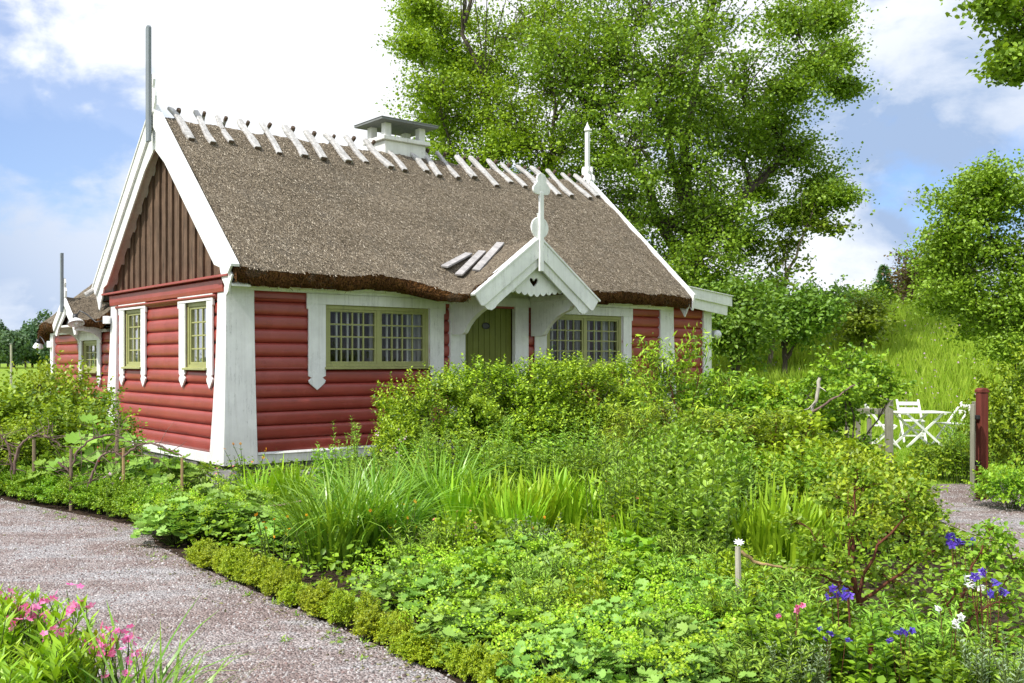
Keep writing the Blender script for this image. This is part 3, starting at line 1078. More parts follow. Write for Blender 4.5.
    # --- crossed logs riding the ridge
    rg = random.Random(11)
    N = 23
    for i in range(N):
        u = .22 + (9.95 - .22) * i / (N - 1) + rg.uniform(-.05, .05)
        for s in (-1, 1):
            L = rg.uniform(.82, 1.02) if s < 0 else .95
            skew = rg.uniform(-.09, .09)
            r = rg.uniform(.050, .070) * (1 if s < 0 else .62)
            off = s * .045
            vt, vb = VR - s * .16 * (1), VR + s * L * .737
            if s > 0: vt, vb = VR - .03, VR + L * .737
            else: vt, vb = VR + .15, VR - L * .737
            P = []
            for k in range(6):
                f = k / 5
                v = vt + (vb - vt) * f
                base = ZR - .10 - .917 * abs(v - VR)
                zz = (ZR + (.06 if s > 0 else .10)) * (1 - f) + (ZR + .05 - .904 * abs(vb - VR)) * f + .0
                P.append((u + off + skew * f + .018 * math.sin(f * 5 + i), v, zz + .02 * math.sin(f * 4 + i * 1.7)))
            mb = MB()
            NS = len(P); ring = []
            wv = [.72, 1.05 if rg.random() < .5 else .8, .86, .98, 1.06, .96]
            for q_, p_ in enumerate(P):
                a_ = Vector(P[min(q_ + 1, NS - 1)]) - Vector(P[max(q_ - 1, 0)]); a_.normalize()
                side = Vector((1, 0, 0)); nn_ = side.cross(a_).normalized()
                w_ = r * 1.15 * wv[q_] * rg.uniform(.9, 1.1); h_ = r * .62 * rg.uniform(.85, 1.15)
                for cx_, cy_ in ((-1, -.5), (-.75, -1), (.75, -1), (1, -.5), (1, .5), (.7, 1), (-.7, 1), (-1, .5)):
                    ring.append(Vector(p_) + side * cx_ * w_ + nn_ * cy_ * h_)
            fs_ = [tuple(range(8))[::-1], tuple((NS - 1) * 8 + k_ for k_ in range(8))]
            for q_ in range(NS - 1):
                for k_ in range(8): fs_.append((q_ * 8 + k_, q_ * 8 + (k_ + 1) % 8, q_ * 8 + 8 + (k_ + 1) % 8, q_ * 8 + 8 + k_))
            mb.add(ring, fs_)
            b = mb.build('ridge_log', 'stick_wood', H, bevel=.006)
            if s < 0:
                p0, p1 = Vector(P[-2]), Vector(P[-1])
                d = (p1 - p0).normalized()
                e = MB(); e.bar(p1 - d * .004, p1 + d * .006, r * 1.75, r * .95, (0, -.7, .7)); e.build('cut_end', 'dark_end', b)
            else:
                p0, p1 = Vector(P[1]), Vector(P[0])
                d = (p1 - p0).normalized()
                e = MB(); e.tube([p1 - d * .06, p1 + d * .01, p1 + d * .02], [r * 1.08, r * 1.04, r * .8], 7); e.build('cut_end', 'dark_end', b)
    # --- chimney
    c = MB()
    u0, u1, v0, v1 = 4.43, 5.42, 2.60, 3.30
    c.box((u0, v0, 5.3), (u1, v1, 6.14)); ch = c.build('chimney', 'plaster', H, bevel=.015)
    c = MB(); c.box((u0 - .07, v0 - .07, 6.142), (u1 + .07, v1 + .07, 6.225)); c.build('chimney_ledge', 'plaster', ch, bevel=.012)
    for (x, y) in ((u0 + .08, v0 + .08), (u1 - .08, v0 + .08), (u0 + .08, v1 - .08), (u1 - .08, v1 - .08)):
        c = MB(); c.box((x - .075, y - .075, 6.227), (x + .075, y + .075, 6.50)); c.build('chimney_pillar', 'plaster', ch, bevel=.01)
    c = MB(); c.box((u0 - .19, v0 - .19, 6.502), (u1 + .19, v1 + .19, 6.545)); c.box((u0 - .20, v0 - .20, 6.546), (u1 + .20, v1 + .20, 6.56)); c.build('chimney_slab', 'slab_grey', ch, bevel=.008)
    # --- porch gable
    pz, psl = 3.80, .725
    Mp = lambda a, d, z: (a, -d, z)
    DV = 1.40
    tp = lambda a: pz - psl * abs(a - PC)
    for s in (-1, 1):
        B = lambda x: PC + s * x
        m = MB()
        m.prism([(PC, pz + .01), (B(1.42), tp(PC + 1.42) + .01), (B(1.29), tp(PC + 1.42) - .17), (B(1.235), tp(PC + 1.235) - .325 + .02), (PC, pz - .30)], Mp, DV, DV + .035)
        m.prism([(PC, pz + .055), (B(1.46), tp(PC + 1.46) + .05), (B(1.445), tp(PC + 1.46) + .018), (PC, pz + .012)], Mp, DV - .12, DV + .055)
        m.build('porch_board', 'white_paint', H, bevel=.005)
        m = MB()
        q = [(PC, pz - .29), (B(1.245), tp(PC + 1.245) - .29), (B(1.20), 2.60), (B(1.13), 2.545), (B(1.04), 2.535), (B(.97), 2.575)]
        q += [(B(.90), 2.65), (PC, 3.33)]
        m.prism(q, Mp, DV - .035, DV - .004)
        m.build('porch_board', 'white_paint', H, bevel=.004)
    # cut-out panel, scalloped below, with a heart
    zb = 2.86
    heart = [(0, -.085), (.035, -.04), (.085, .01), (.10, .05), (.085, .082), (.05, .085), (.02, .065), (0, .035)]
    sc = []
    K = 5
    for k in range(K):
        for j in range(7):
            t = j / 6
            sc.append(((k + t) * .70 / K, zb - .05 * math.sin(math.pi * t) + .018 * k))
    m = MB()
    for s in (-1, 1):
        hp = [(PC + s * x, 3.05 + z) for x, z in heart]
        poly = [(PC + s * x, z) for x, z in sc] + [(PC, 3.42)] + hp[::-1]
        m.prism(poly, Mp, DV - .16, DV - .13)
    m.box((PC - .012, DV - .16, 2.93), (PC + .012, DV - .128, 2.99), Mp)
    m.build('porch_panel', 'white_paint', H)
    m = MB(); m.box((PC - .045, DV + .038, 3.24), (PC + .045, DV + .085, 4.62), Mp); m.build('porch_finial', 'white_paint', H, bevel=.006)
    m = MB(); m.prism(trefoil(PC, 4.57, .11), Mp, DV + .040, DV + .080); m.build('finial_leaf', 'white_paint', H, bevel=.005)
    m = MB()
    disc = [(.17 * math.sin(R(a)) * 1.15, 4.0 - .19 * math.cos(R(a))) for a in range(10, 171, 16)] + [(.06, 4.25)]
    m.prism([(PC + x, z) for x, z in disc] + [(PC - x, z) for x, z in disc[::-1]], Mp, DV + .0, DV + .035)
    m.build('finial_board', 'white_paint', H, bevel=.005)
    # porch brackets: boards standing out from the wall
    for u in (4.12, 5.98):
        m = MB()
        arc = [(-1.30, 2.80), (-1.30, 2.70), (-1.20, 2.66), (-1.16, 2.61), (-1.02, 2.57), (-.85, 2.50), (-.68, 2.40), (-.55, 2.29), (-.46, 2.18), (-.40, 2.15), (-.10, 2.15), (-.10, 2.80)]
        m.prism(arc, lambda a, d, z: (d, a, z), u, u + .10)
        m.build('porch_bracket', 'white_paint', H, bevel=.006)
        m = MB(); m.box((u - .03, -1.36, 2.802), (u + .13, -.10, 2.90)); m.build('porch_plate', 'white_paint', H, bevel=.006)
    # old planks holding the thatch of the porch ridge
    hz = lambda u, v: float(roof_z(np.array([u]), np.array([v]))[0])
    for (u0, v0, u1, v1) in ((3.82, -.30, 4.60, .02), (3.98, -.50, 4.80, -.12), (4.16, -.76, 5.02, -.38)):
        m = MB(); m.bar((u0, v0, hz(u0, v0) + .05), (u1, v1, hz(u1, v1) + .06), .15, .04, (-.45, -.35, .8)); m.build('ridge_plank', 'plank_wood', H, bevel=.008)
    # --- lean-to at the right end
    log_wall('log_wall', lambda a, d, z: (a, -d, z), 10.1, 11.12, .245, 2.95, [], H)
    m = MB(); m.box((11.08, -.09, .0), (11.36, .1, 2.86)); m.build('corner_post', 'white_paint', H, bevel=.006)
    m = MB(); m.box((11.2, .1, .1), (11.34, 4.2, 2.85)); m.box((10.1, 4.1, .1), (11.2, 4.2, 3.0)); m.build('rear_wall', 'red_paint', H)
    m = MB()
    m.prism([(10.21, 3.30), (11.76, 3.13), (11.76, 2.905), (10.21, 3.07)], Mfront, .31, .35)
    m.prism([(10.21, 3.30 + .002), (11.78, 3.15), (11.78, 3.132), (10.21, 3.30 - .02)], Mfront, .2, .38)
    m.build('lean_to_fascia', 'white_paint', H, bevel=.005)
    m = MB(); m.prism([(10.21, 3.09), (11.66, 2.935), (11.64, 2.70), (10.21, 2.86)], Mfront, .27, .305); m.build('lean_to_fascia', 'white_paint', H, bevel=.005)
    m = MB(); m.prism([(10.21, 3.27), (11.72, 3.115), (11.72, 3.06), (10.21, 3.21)], lambda a, d, z: (a, d, z), -.26, 4.4); m.build('lean_to_roof', 'slab_grey', H)
    return H


cottage = build_cottage()


def gooseneck_lamp(base, end, label, shade_dir=(0, 0, -1), r=.14):
    """enamel shade lamp on a curved arm; base on the wall, end = socket"""
    b, e = Vector(base), Vector(end)
    t = tag(empty('wall_lamp', b), label, 'lamp')
    d = e - b
    m = MB(); m.box((-.06, -.06, -.075), (.06, .06, .075)); m.build('lamp_box', 'enamel_white', t, bevel=.01)
    m = MB()
    m.tube([(0, 0, 0), tuple(d * .35 + Vector((0, 0, -.06))), tuple(d * .62 + Vector((0, 0, .07))), tuple(d * .85 + Vector((0, 0, .13))), tuple(d)], .014, 8)
    m.build('lamp_arm', 'black_metal', t, smooth=True)
    m = MB(); m.lathe([(0, .05), (.045, .05), (.05, 0), (.045, -.05)], (0, 0, 0), 16)
    sk = m.build('lamp_socket', 'black_metal', t, smooth=True); sk.location = d
    m = MB(); m.lathe([(.045, -.03), (.07, -.05), (r * .8, -.085), (r, -.13), (r * 1.03, -.145), (r * .99, -.142), (r * .75, -.095), (.05, -.06)], (0, 0, 0), 28)
    m2 = MB(); m2.lathe([(0, -.17), (.03, -.165), (.045, -.135), (.035, -.1), (.02, -.06)], (0, 0, 0), 16)
    sh = m.build('lamp_shade', 'enamel_white', t, smooth=True); sh.location = d
    bl = m2.build('bulb', 'enamel_white', sh, smooth=True)
    q = Vector((0, 0, -1)).rotation_difference(Vector(shade_dir).normalized())
    for o in (sk, sh):
        o.rotation_mode = 'QUATERNION'; o.rotation_quaternion = q
    return t


gooseneck_lamp(house_to_world(-.17, 5.26, 2.47), house_to_world(-.62, 5.72, 2.53), 'white enamel gooseneck lamp on the cottage corner beside the annex gablet', (.25, -.3, -.9), .15)


def globe_lamp():
    p = house_to_world(11.36, -.02, 2.28)
    t = tag(empty('wall_lamp', p, H_RZ), 'white globe lamp on the right end post of the cottage', 'lamp')
    m = MB(); m.box((.0, -.075, -.09), (.09, .075, .09)); m.build('lamp_box', 'slab_grey', t, bevel=.012)
    m = MB(); m.lathe([(.045, .09), (.045, .17), (.06, .18), (.06, .2)], (0, 0, 0), 18, 'x'); m.build('lamp_arm', 'enamel_white', t, smooth=True)
    m = MB(); m.lathe([(.001, .145)] + [(.105 * math.sin(R(a)), .27 - .105 * math.cos(R(a))) for a in range(20, 180, 16)] + [(.001, .375)], (0, 0, 0), 22, 'x'); m.build('lamp_globe', 'enamel_white', t, smooth=True)


globe_lamp()


# ------------------------------------------------------------------ low annex behind the cottage on the left
def build_annex():
    A = tag(empty('thatched_annex', HC, H_RZ), 'low red thatched annex with small gablet beyond the cottage on the left', 'annex')
    win = (6.16, 7.20, 1.46, 2.10)
    log_wall('log_wall', Mgable, 5.40, 9.35, .10, 2.26, [win], A)
    m = MB(); m.box((0, 5.4, 0), (5.0, 5.5, 2.3)) if False else None
    m.box((.05, 9.27, .0), (5.0, 9.7, 2.3)); m.box((4.9, 5.3, 0), (5.0, 9.2, 2.3)); m.prism([(.05, 2.3), (5.0, 2.3), (2.5, 4.5)], lambda a, d, z: (a, d, z), 9.27, 9.35)
    m.build('rear_wall', 'red_paint', A)
    m = MB(); m.box((.3, 5.5, .1), (4.9, 9.2, .2)); m.box((.9, 5.5, .2), (1.0, 9.2, 2.4)); m.build('interior_walls', 'interior', A)
    m = MB(); m.box((-.10, 9.27, 0), (.2, 9.51, 2.3)); m.build('corner_post', 'white_paint', A, bevel=.006)
    m = MB(); m.box((-.09, 5.56, 2.255), (.0, 9.27, 2.36)); m.build('eave_board', 'white_paint', A, bevel=.004)
    m = MB(); m.box((-.11, 5.5, .02), (0, 9.27, .12)); m.build('plinth_board', 'white_paint', A, bevel=.004)
    window(Mgable, *win, 1, 3, 3, A, (5.96, 7.38, .20, .18, 2.10, 2.25, 1.24), 'gable')
    thatch(A, lambda u, v, z: (v, u, z), 5.34, 9.86, -.28, 2.52, 2.55, 5.0, (6.60, .74, 2.96, .70, -.56, .5, .5), thick=.20, seed=9, straws=9000, wall_v=.05, soft_z=2.36, round_end=.5)
    PC, pz, psl, DV = 6.60, 2.98, .72, .57
    tp = lambda a: pz - psl * abs(a - PC)
    for s in (-1, 1):
        B = lambda x: PC + s * x
        m = MB()
        m.prism([(PC, pz + .02), (B(.80), tp(PC + .80) + .02), (B(.72), tp(PC + .80) - .12), (PC, pz - .17)], Mgable, DV, DV + .03)
        m.build('barge_board', 'white_paint', A, bevel=.004)
        m = MB()
        m.prism([(PC, pz - .16), (B(.72), tp(PC + .72) - .16), (B(.70), tp(PC + .7) - .28), (B(.60), tp(PC + .6) - .36), (B(.50), tp(PC + .5) - .30), (PC, pz - .33)], Mgable, DV - .04, DV - .004)
        m.build('barge_board', 'white_paint', A, bevel=.004)
    m = MB(); m.prism([(PC - .62, 2.36), (PC + .62, 2.36), (PC, 2.80)], Mgable, DV - .2, DV - .16); m.build('gablet_panel', 'white_paint', A)
    m = MB(); m.box((-DV - .085, PC - .04, 2.66), (-DV - .034, PC + .04, 3.84)); m.build('finial_post', 'grey_paint', A, bevel=.004)
    m = MB()
    sil = [(0, 2.9), (.12, 2.96), (.13, 3.08), (.06, 3.15), (.08, 3.24), (.03, 3.34)]
    m.prism([(PC + x, z) for x, z in sil] + [(PC - x, z) for x, z in sil[::-1]], Mcross, -DV - .03, -DV + .005); m.build('finial_board', 'white_paint', A)
    for v in (5.9, 7.34):
        m = MB()
        m.prism([(-.56, 2.36), (-.56, 2.28)] + [(-.50 + .40 * math.sin(R(a)), 2.27 - .22 * (1 - math.cos(R(a)))) for a in range(15, 91, 15)] + [(-.09, 2.04), (-.09, 2.36)], lambda a, d, z: (a, d, z), v - .03, v + .03)
        m.build('gablet_bracket', 'white_paint', A, bevel=.004)
    m = MB(); m.box((-.54, 5.86, 2.362), (-.092, 7.38, 2.40)); m.build('gablet_soffit', 'white_paint', A)
    m = MB()
    m.tube([(-.35, 6.02, 2.98), (-.12, 6.0, 3.14), (.2, 5.98, 3.36)], .05, 7); m.build('ridge_log', 'stick_wood', A)
    return A


build_annex()
gooseneck_lamp(house_to_world(-.12, 9.40, 2.05), house_to_world(-.26, 9.85, 2.12), 'small white enamel lamp on the far left corner of the annex', (-.2, .3, -.9), .11)


# ------------------------------------------------------------------ terrain, path and beds
def sst(x):
    x = np.clip(x, 0, 1)
    return x * x * (3 - 2 * x)


def terrain(x, y):
    x = np.asarray(x, float); y = np.asarray(y, float)
    h = 4.0 * sst((y - 20.5) / 27.0) * sst((x - 1.0 - .10 * (y - 20)) / 9.5)
    h = h * (1 - .5 * sst((y - 75) / 90))
    h = h + .22 * np.sin(x * .31 + 1) * np.sin(y * .27) * sst((y - 24) / 12)
    return h


def at(px, Y, z=0.0): return Vector(((px - 512) / 985.0 * Y, Y, z))


def gp(px, py): return at(px, 1674.5 / (py - 360.0))


def ground():
    xs = np.concatenate([np.linspace(-900, -45, 18), np.linspace(-42, 60, 103), np.linspace(70, 900, 18)])
    ys = np.concatenate([np.linspace(-30, 90, 121), np.linspace(96, 1800, 46)])
    X, Y = np.meshgrid(xs, ys, indexing='ij')
    V = np.stack([X, Y, terrain(X, Y)], -1).reshape(-1, 3)
    idx = np.arange(len(V)).reshape(X.shape)
    F = np.stack([idx[:-1, :-1].ravel(), idx[1:, :-1].ravel(), idx[1:, 1:].ravel(), idx[:-1, 1:].ravel()], 1)
    o = link('ground', np_mesh('ground', V, F, True), 'grass_ground')
    tag(o, 'green lawn, meadow slope and far field around the cottage', kind='structure')


ground()


def sheet(name, pts, z, mat, label):
    mb = MB()
    mb.add([(p[0], p[1], z) for p in pts], [tuple(range(len(pts)))])
    return tag(mb.build(name, mat), label, kind='structure')


hw = lambda u, v: tuple(house_to_world(u, v))[:2]
BED_EDGE = [(-3.28, 9.05), (-2.55, 8.05), (-1.75, 7.05), (-1.0, 6.1), (-.39, 5.32), (.25, 4.3), (.9, 2.8)]
HEDGE_EDGE = [(-3.62, 9.85), (-4.7, 10.75), (-6.22, 11.96), (-8.0, 13.3), (-12.5, 16.6)]
sheet('bed_soil', BED_EDGE + [(5.2, 2.8), (4.9, 7.4), (4.35, 8.2), (4.3, 11.3), (5.1, 13.2), (6.0, 15.5), (6.8, 18.5), hw(9.9, -.2), hw(-.1, -.2), hw(-.2, 5.0), hw(-.2, 10.0)] + HEDGE_EDGE[::-1],
      .004, 'soil', 'dark soil of the flower beds around the cottage')
sheet('gravel_path', [(1.1, 2.3)] + BED_EDGE[::-1] + HEDGE_EDGE + [(-22, 24), (-24, 18), (-14, 8), (-7, 2), (-5, -2), (1.6, -2)], .009, 'gravel', 'reddish grey gravel path curving past the cottage')
sheet('gravel_path', [(4.45, 8.0), (5.0, 7.2), (9.5, 7.2), (12.5, 10.5), (9.2, 12.9), (7.0, 13.6), (5.6, 13.4), (4.5, 11.2)], .009, 'gravel', 'gravel path inside the garden gate on the right')


def pebbles():
    rng = np.random.default_rng(4)
    n = 42000
    Y = 4.4 + (13 - 4.4) * rng.uniform(0, 1, n) ** 1.7
    X = rng.uniform(-7.5, .2, n)
    edge = np.interp(Y, [2.8, 4.3, 5.32, 6.1, 7.05, 8.05, 9.05, 9.85, 10.75, 11.96, 13.3], [.9, .25, -.39, -1.0, -1.75, -2.55, -3.28, -3.62, -4.7, -6.22, -8.0])
    ok = X < edge + rng.normal(0, .05, n)
    X2, Y2 = X[ok], Y[ok]
    Xb = rng.uniform(4.3, 9, 7000); Yb = rng.uniform(7.6, 13.3, 7000)
    X2 = np.concatenate([X2, Xb]); Y2 = np.concatenate([Y2, Yb])
    m = len(X2)
    base = np.array([(1, 0, 0), (0, 1, 0), (-1, 0, 0), (0, -1, 0), (0, 0, .8), (.5, .5, .62), (-.5, .5, .6), (-.45, -.5, .6), (.5, -.45, .6)])
    tf = np.array([(0, 1, 5, 5), (1, 2, 6, 6), (2, 3, 7, 7), (3, 0, 8, 8), (5, 6, 4, 4), (6, 7, 4, 4), (7, 8, 4, 4), (8, 5, 4, 4), (1, 6, 5, 5), (2, 7, 6, 6), (3, 8, 7, 7), (0, 5, 8, 8)])
    tris = tf[:, :3]
    s = rng.uniform(.004, .0115, m) * (1 + (rng.uniform(0, 1, m) > .985) * .7)
    a = rng.uniform(0, 6.28, m)
    B = base[None] * s[:, None, None] * rng.uniform(.7, 1.3, (m, 9, 1))
    c, s_ = np.cos(a)[:, None], np.sin(a)[:, None]
    V = np.stack([B[..., 0] * c - B[..., 1] * s_ * .7 + X2[:, None], B[..., 0] * s_ + B[..., 1] * c * .7 + Y2[:, None], B[..., 2] + .009], -1).reshape(-1, 3)
    F = (tris[None] + (np.arange(m) * 9)[:, None, None]).reshape(-1, 3)
    tag(link('loose_gravel', np_mesh('loose_gravel', V, F), 'pebble'), 'loose grey and rust coloured stones on the path', kind='stuff')


pebbles()


# ------------------------------------------------------------------ plant builders
def shoots(rng, rx, ry, h, n, slen, leaf, per=8, tmpl=T_OVATE, up=.6, shell=.5, lump=.2, z0=.04, young=.25, flat=.4, clusters=0):
    """leafy shoots through the volume of an uneven dome -> verts, quads, material index, shoot bases"""
    d = rnd_unit(rng, n * 2)
    d = d[d[:, 2] > -.45][:n]
    n = len(d)
    ph = rng.uniform(0, 6.28, (3, 3)); fr = rng.uniform(2.0, 4.5, (3, 3))
    lm = 1 + lump * sum(np.sin(d @ fr[i] + ph[i, 0]) for i in range(3)) / 1.6
    r = shell + (1 - shell) * rng.uniform(0, 1, n) ** .6
    if clusters:
        cd = rnd_unit(rng, clusters * 2); cd = cd[cd[:, 2] > -.35][:clusters]
        ci = rng.integers(0, len(cd), n)
        d = nrm(cd[ci] + rng.normal(0, .13, (n, 3)))
        lm = 1 + lump * sum(np.sin(d @ fr[i] + ph[i, 0]) for i in range(3)) / 1.6
        rc = shell + (1.08 - shell) * rng.uniform(0, 1, len(cd)) ** .5
        r = rc[ci] + rng.normal(0, .07, n)
    C = np.array([0, 0, h * .46])
    P = C + d * np.array([rx, ry, h * .54]) * (r * lm)[:, None]
    P[:, 2] = np.maximum(P[:, 2], z0)
    A = nrm(d * .75 + np.array([0, 0, up]) + rng.normal(0, .35, (n, 3)))
    L = rng.uniform(slen[0], slen[1], n)
    t = np.linspace(.08, 1, per)
    PP = P[:, None] + A[:, None] * (L[:, None, None] * t[None, :, None])
    X = nrm(np.cross(A, rnd_unit(rng, n))); Yv = np.cross(A, X)
    az = (np.arange(per) * 2.4)[None] + rng.uniform(0, 6.28, n)[:, None]
    rad = X[:, None] * np.cos(az)[..., None] + Yv[:, None] * np.sin(az)[..., None]
    D = A[:, None] * (.35 + .5 * t[None, :, None]) + rad * .85
    N = np.array([0, 0, 1.0]) * (1 - flat + .3) + A[:, None] * .4 + rng.normal(0, .35, (n, per, 3))
    S = rng.uniform(leaf[0], leaf[1], (n, per)) * (1.12 - .4 * t[None])
    V, F = scat(tmpl, PP.reshape(-1, 3), D.reshape(-1, 3), N.reshape(-1, 3), S.ravel())
    y = (t[None] > .6) & (rng.uniform(0, 1, n) < young)[:, None]
    mi = np.repeat(y.ravel().astype(int), len(tmpl[1]))
    return V, F, mi, P, A, L


def stems_to(rng, P, n, r0=.012, z=-.02, spread=.12):
    nb = NB()
    for i in rng.choice(len(P), min(n, len(P)), False):
        p = P[i]
        b = np.array([p[0] * spread + rng.normal(0, .03), p[1] * spread + rng.normal(0, .03), z])
        m = b * .45 + p * .55 + np.array([rng.normal(0, .03), rng.normal(0, .03), .04])
        m2 = b * .75 + p * .25 + np.array([0, 0, .03])
        nb.tube([b, m2, m, p], [r0, r0 * .85, r0 * .6, r0 * .25], 5)
    return nb


def shrub(name, seed, rx, ry, h, n, slen, leaf, mats, stem_mat='bark_dark', nst=36, per=8, tmpl=T_OVATE, up=.6, shell=.5, lump=.2, young=.25, flowers=None, r0=.014, fparam=None, clusters=0):
    rng = np.random.default_rng(seed)
    t = empty(name)
    V, F, mi, P, A, L = shoots(rng, rx, ry, h, n, slen, leaf, per, tmpl, up, shell, lump, young=young, clusters=clusters)
    link('foliage', np_mesh('foliage', V, F, False, mi), mats, t)
    stems_to(rng, P, nst, r0).build('branches', stem_mat, t)
    if flowers:
        fm, nf, fs, cl = flowers
        idx = rng.choice(len(P), nf, False)
        if fparam is not None:                       # only the flank facing a direction
            sc = P @ np.array(fparam); idx = np.argsort(-sc)[:nf * 3]; idx = rng.choice(idx, nf, False)
        tip = P[idx] + A[idx] * L[idx][:, None] * .95
        PP = np.repeat(tip, cl, 0) + rng.normal(0, fs * .9, (nf * cl, 3)) * (cl > 1)
        NN = nrm(np.repeat(A[idx], cl, 0) + rng.normal(0, .4, (nf * cl, 3)))
        V, F = scat(T_STAR, PP, rnd_unit(rng, nf * cl), NN, rng.uniform(fs * .8, fs * 1.2, nf * cl))
        link('blossom', np_mesh('blossom', V, F), fm, t)
    return t


def blade_verts(rng, n, r, h, w, lean, droop, hv=.25):
    t = np.linspace(0, 1, 7)
    az = rng.uniform(0, 6.28, n)
    rr = r * rng.uniform(0, 1, n) ** .6
    ba = rng.uniform(0, 6.28, n)
    bx, by = rr * np.cos(ba), rr * np.sin(ba)
    az = np.where(rng.uniform(0, 1, n) < .65, ba + rng.normal(0, .5, n), az)
    H = h * rng.uniform(1 - hv * 1.6, 1 + hv * .4, n)
    ln = np.abs(rng.normal(lean, lean * .5, n)) + .03
    dr = np.clip(rng.normal(droop, droop * .5, n), 0, 1.2)
    out = H[:, None] * (ln[:, None] * t + (dr * .65)[:, None] * t ** 2.4)
    z = H[:, None] * (t - (dr * .55)[:, None] * t ** 3)
    twist = rng.normal(0, .5, n)
    wp = w * np.array([.55, .9, 1, .95, .75, .45, .03])
    W = wp[None] * rng.uniform(.7, 1.2, n)[:, None]
    cx = bx[:, None] + out * np.cos(az)[:, None]; cyy = by[:, None] + out * np.sin(az)[:, None]
    ax_, ay_ = -np.sin(az + twist)[:, None], np.cos(az + twist)[:, None]
    Lp = np.stack([cx - ax_ * W / 2, cyy - ay_ * W / 2, z], -1)
    Rp = np.stack([cx + ax_ * W / 2, cyy + ay_ * W / 2, z], -1)
    V = np.stack([Lp, Rp], 2).reshape(n, 14, 3)
    q = np.array([(2 * i, 2 * i + 1, 2 * i + 3, 2 * i + 2) for i in range(6)])
    F = q[None] + (np.arange(n) * 14)[:, None, None]
    return V.reshape(-1, 3), F.reshape(-1, 4)


def blade_clump(name, seed, n, r, h, w, lean, droop, mat):
    rng = np.random.default_rng(seed)
    V, F = blade_verts(rng, n, r, h, w, lean, droop)
    t = empty(name)
    link('leaves', np_mesh('leaves', V, F), mat, t)
    return t


def leafy_stems(name, seed, n, r, h, leaf, per, tmpl, mat, lean=.12, pair=2, top_flowers=None, stem='stem_green', dens=1.0, up=.35, florets=1):
    rng = np.random.default_rng(seed)
    t = empty(name)
    nb = NB(); LP, LD, LN, LS = [], [], [], []
    tips = []
    for i in range(n):
        a = rng.uniform(0, 6.28); rr = r * rng.uniform(0, 1) ** .55
        b = np.array([rr * math.cos(a) * .75, rr * math.sin(a) * .75, 0])
        H = h * rng.uniform(.68, 1.05)
        az = a + rng.normal(0, .8)
        out = np.array([math.cos(az), math.sin(az), 0]) * lean * H * rng.uniform(.3, 1.6)
        P = [b, b + out * .25 + np.array([0, 0, H * .4]), b + out * .6 + np.array([0, 0, H * .75]), b + out + np.array([0, 0, H])]
        nb.tube(P, [.006, .005, .004, .0025], 4)
        tips.append(P[-1])
        P = np.array(P)
        for k in range(per):
            f = .12 + .88 * (k + rng.uniform(0, .6)) / per
            f = min(f, 1)
            p = np.array([np.interp(f * 3, range(4), P[:, c]) for c in range(3)])
            for q in range(pair):
                aa = k * 1.57 + q * 2 * math.pi / pair + i + rng.normal(0, .25)
                LP.append(p); LD.append((math.cos(aa), math.sin(aa), up + .5 * f + rng.normal(0, .15)))
                LN.append((rng.normal(0, .25), rng.normal(0, .25), 1)); LS.append(leaf * rng.uniform(.7, 1.15) * (1.1 - .55 * f ** 2))
    V, F = scat(tmpl, np.array(LP), np.array(LD), np.array(LN, float), np.array(LS))
    link('foliage', np_mesh('foliage', V, F), mat, t)
    nb.build('stems', stem, t)
    if top_flowers:
        fm, nf, fs = top_flowers
        tp = np.array(tips)[:nf]
        for q in tp:
            m_ = florets
            PP = q + np.array([0, 0, .01]) + rng.normal(0, fs * .42, (m_, 3)) * (m_ > 1)
            V, F = scat(T_STAR, PP, rnd_unit(rng, m_), nrm(rng.normal(0, .45, (m_, 3)) + np.array([0, -.3, .9])), rng.uniform(fs * .8, fs * 1.2, m_))
            link('flower', np_mesh('flower', V, F), fm, t)
    return t


def mantle(name, seed, r, h, nl, leaf, nfl, mats=('leaf_mantle', 'flower_mantle'), tmpl=T_LOBED, fh=.10):
    rng = np.random.default_rng(seed)
    t = empty(name)
    a = rng.uniform(0, 6.28, nl); q = rng.uniform(0, 1, nl) ** .55
    z = h * (1 - .55 * q ** 2) * rng.uniform(.55, 1.05, nl)
    P = np.stack([r * q * np.cos(a), r * q * np.sin(a), z], 1)
    D = np.stack([np.cos(a + rng.normal(0, .7, nl)), np.sin(a + rng.normal(0, .7, nl)), rng.normal(.05, .25, nl)], 1)
    N = np.stack([np.cos(a) * .35 * q, np.sin(a) * .35 * q, np.ones(nl)], 1) + rng.normal(0, .28, (nl, 3))
    V, F = scat(tmpl, P, D, N, leaf * rng.uniform(.55, 1.2, nl))
    link('foliage', np_mesh('foliage', V, F), mats[0], t)
    nb = NB()
    for i in range(0, nl, 3):
        b = np.array([P[i, 0] * .25, P[i, 1] * .25, 0])
        nb.tube([b, (b + P[i]) / 2 + np.array([0, 0, .03]), P[i]], [.004, .003, .002], 4)
    FP = []
    for i in range(nfl):
        aa = rng.uniform(0, 6.28); qq = rng.uniform(0, 1) ** .5
        p = np.array([r * 1.05 * qq * math.cos(aa), r * 1.05 * qq * math.sin(aa), h * (1.02 - .45 * qq ** 2) + rng.uniform(.0, fh)])
        b = np.array([p[0] * .4, p[1] * .4, h * .3])
        nb.tube([b, (b + p) / 2, p], [.0025, .002, .0015], 3)
        m = int(rng.integers(26, 60)); sp = rng.uniform(.018, .042)
        FP.append(p + rng.normal(0, 1, (m, 3)) * np.array([sp, sp, sp * .8]))
    nb.build('stems', 'stem_green', t)
    if FP:
        FP = np.concatenate(FP)
        V, F = scat(T_BIT, FP, rnd_unit(rng, len(FP)), nrm(rng.normal(0, .6, (len(FP), 3)) + np.array([0, 0, .8])), rng.uniform(.010, .021, len(FP)))
        link('blossom', np_mesh('blossom', V, F), mats[1], t)
    return t


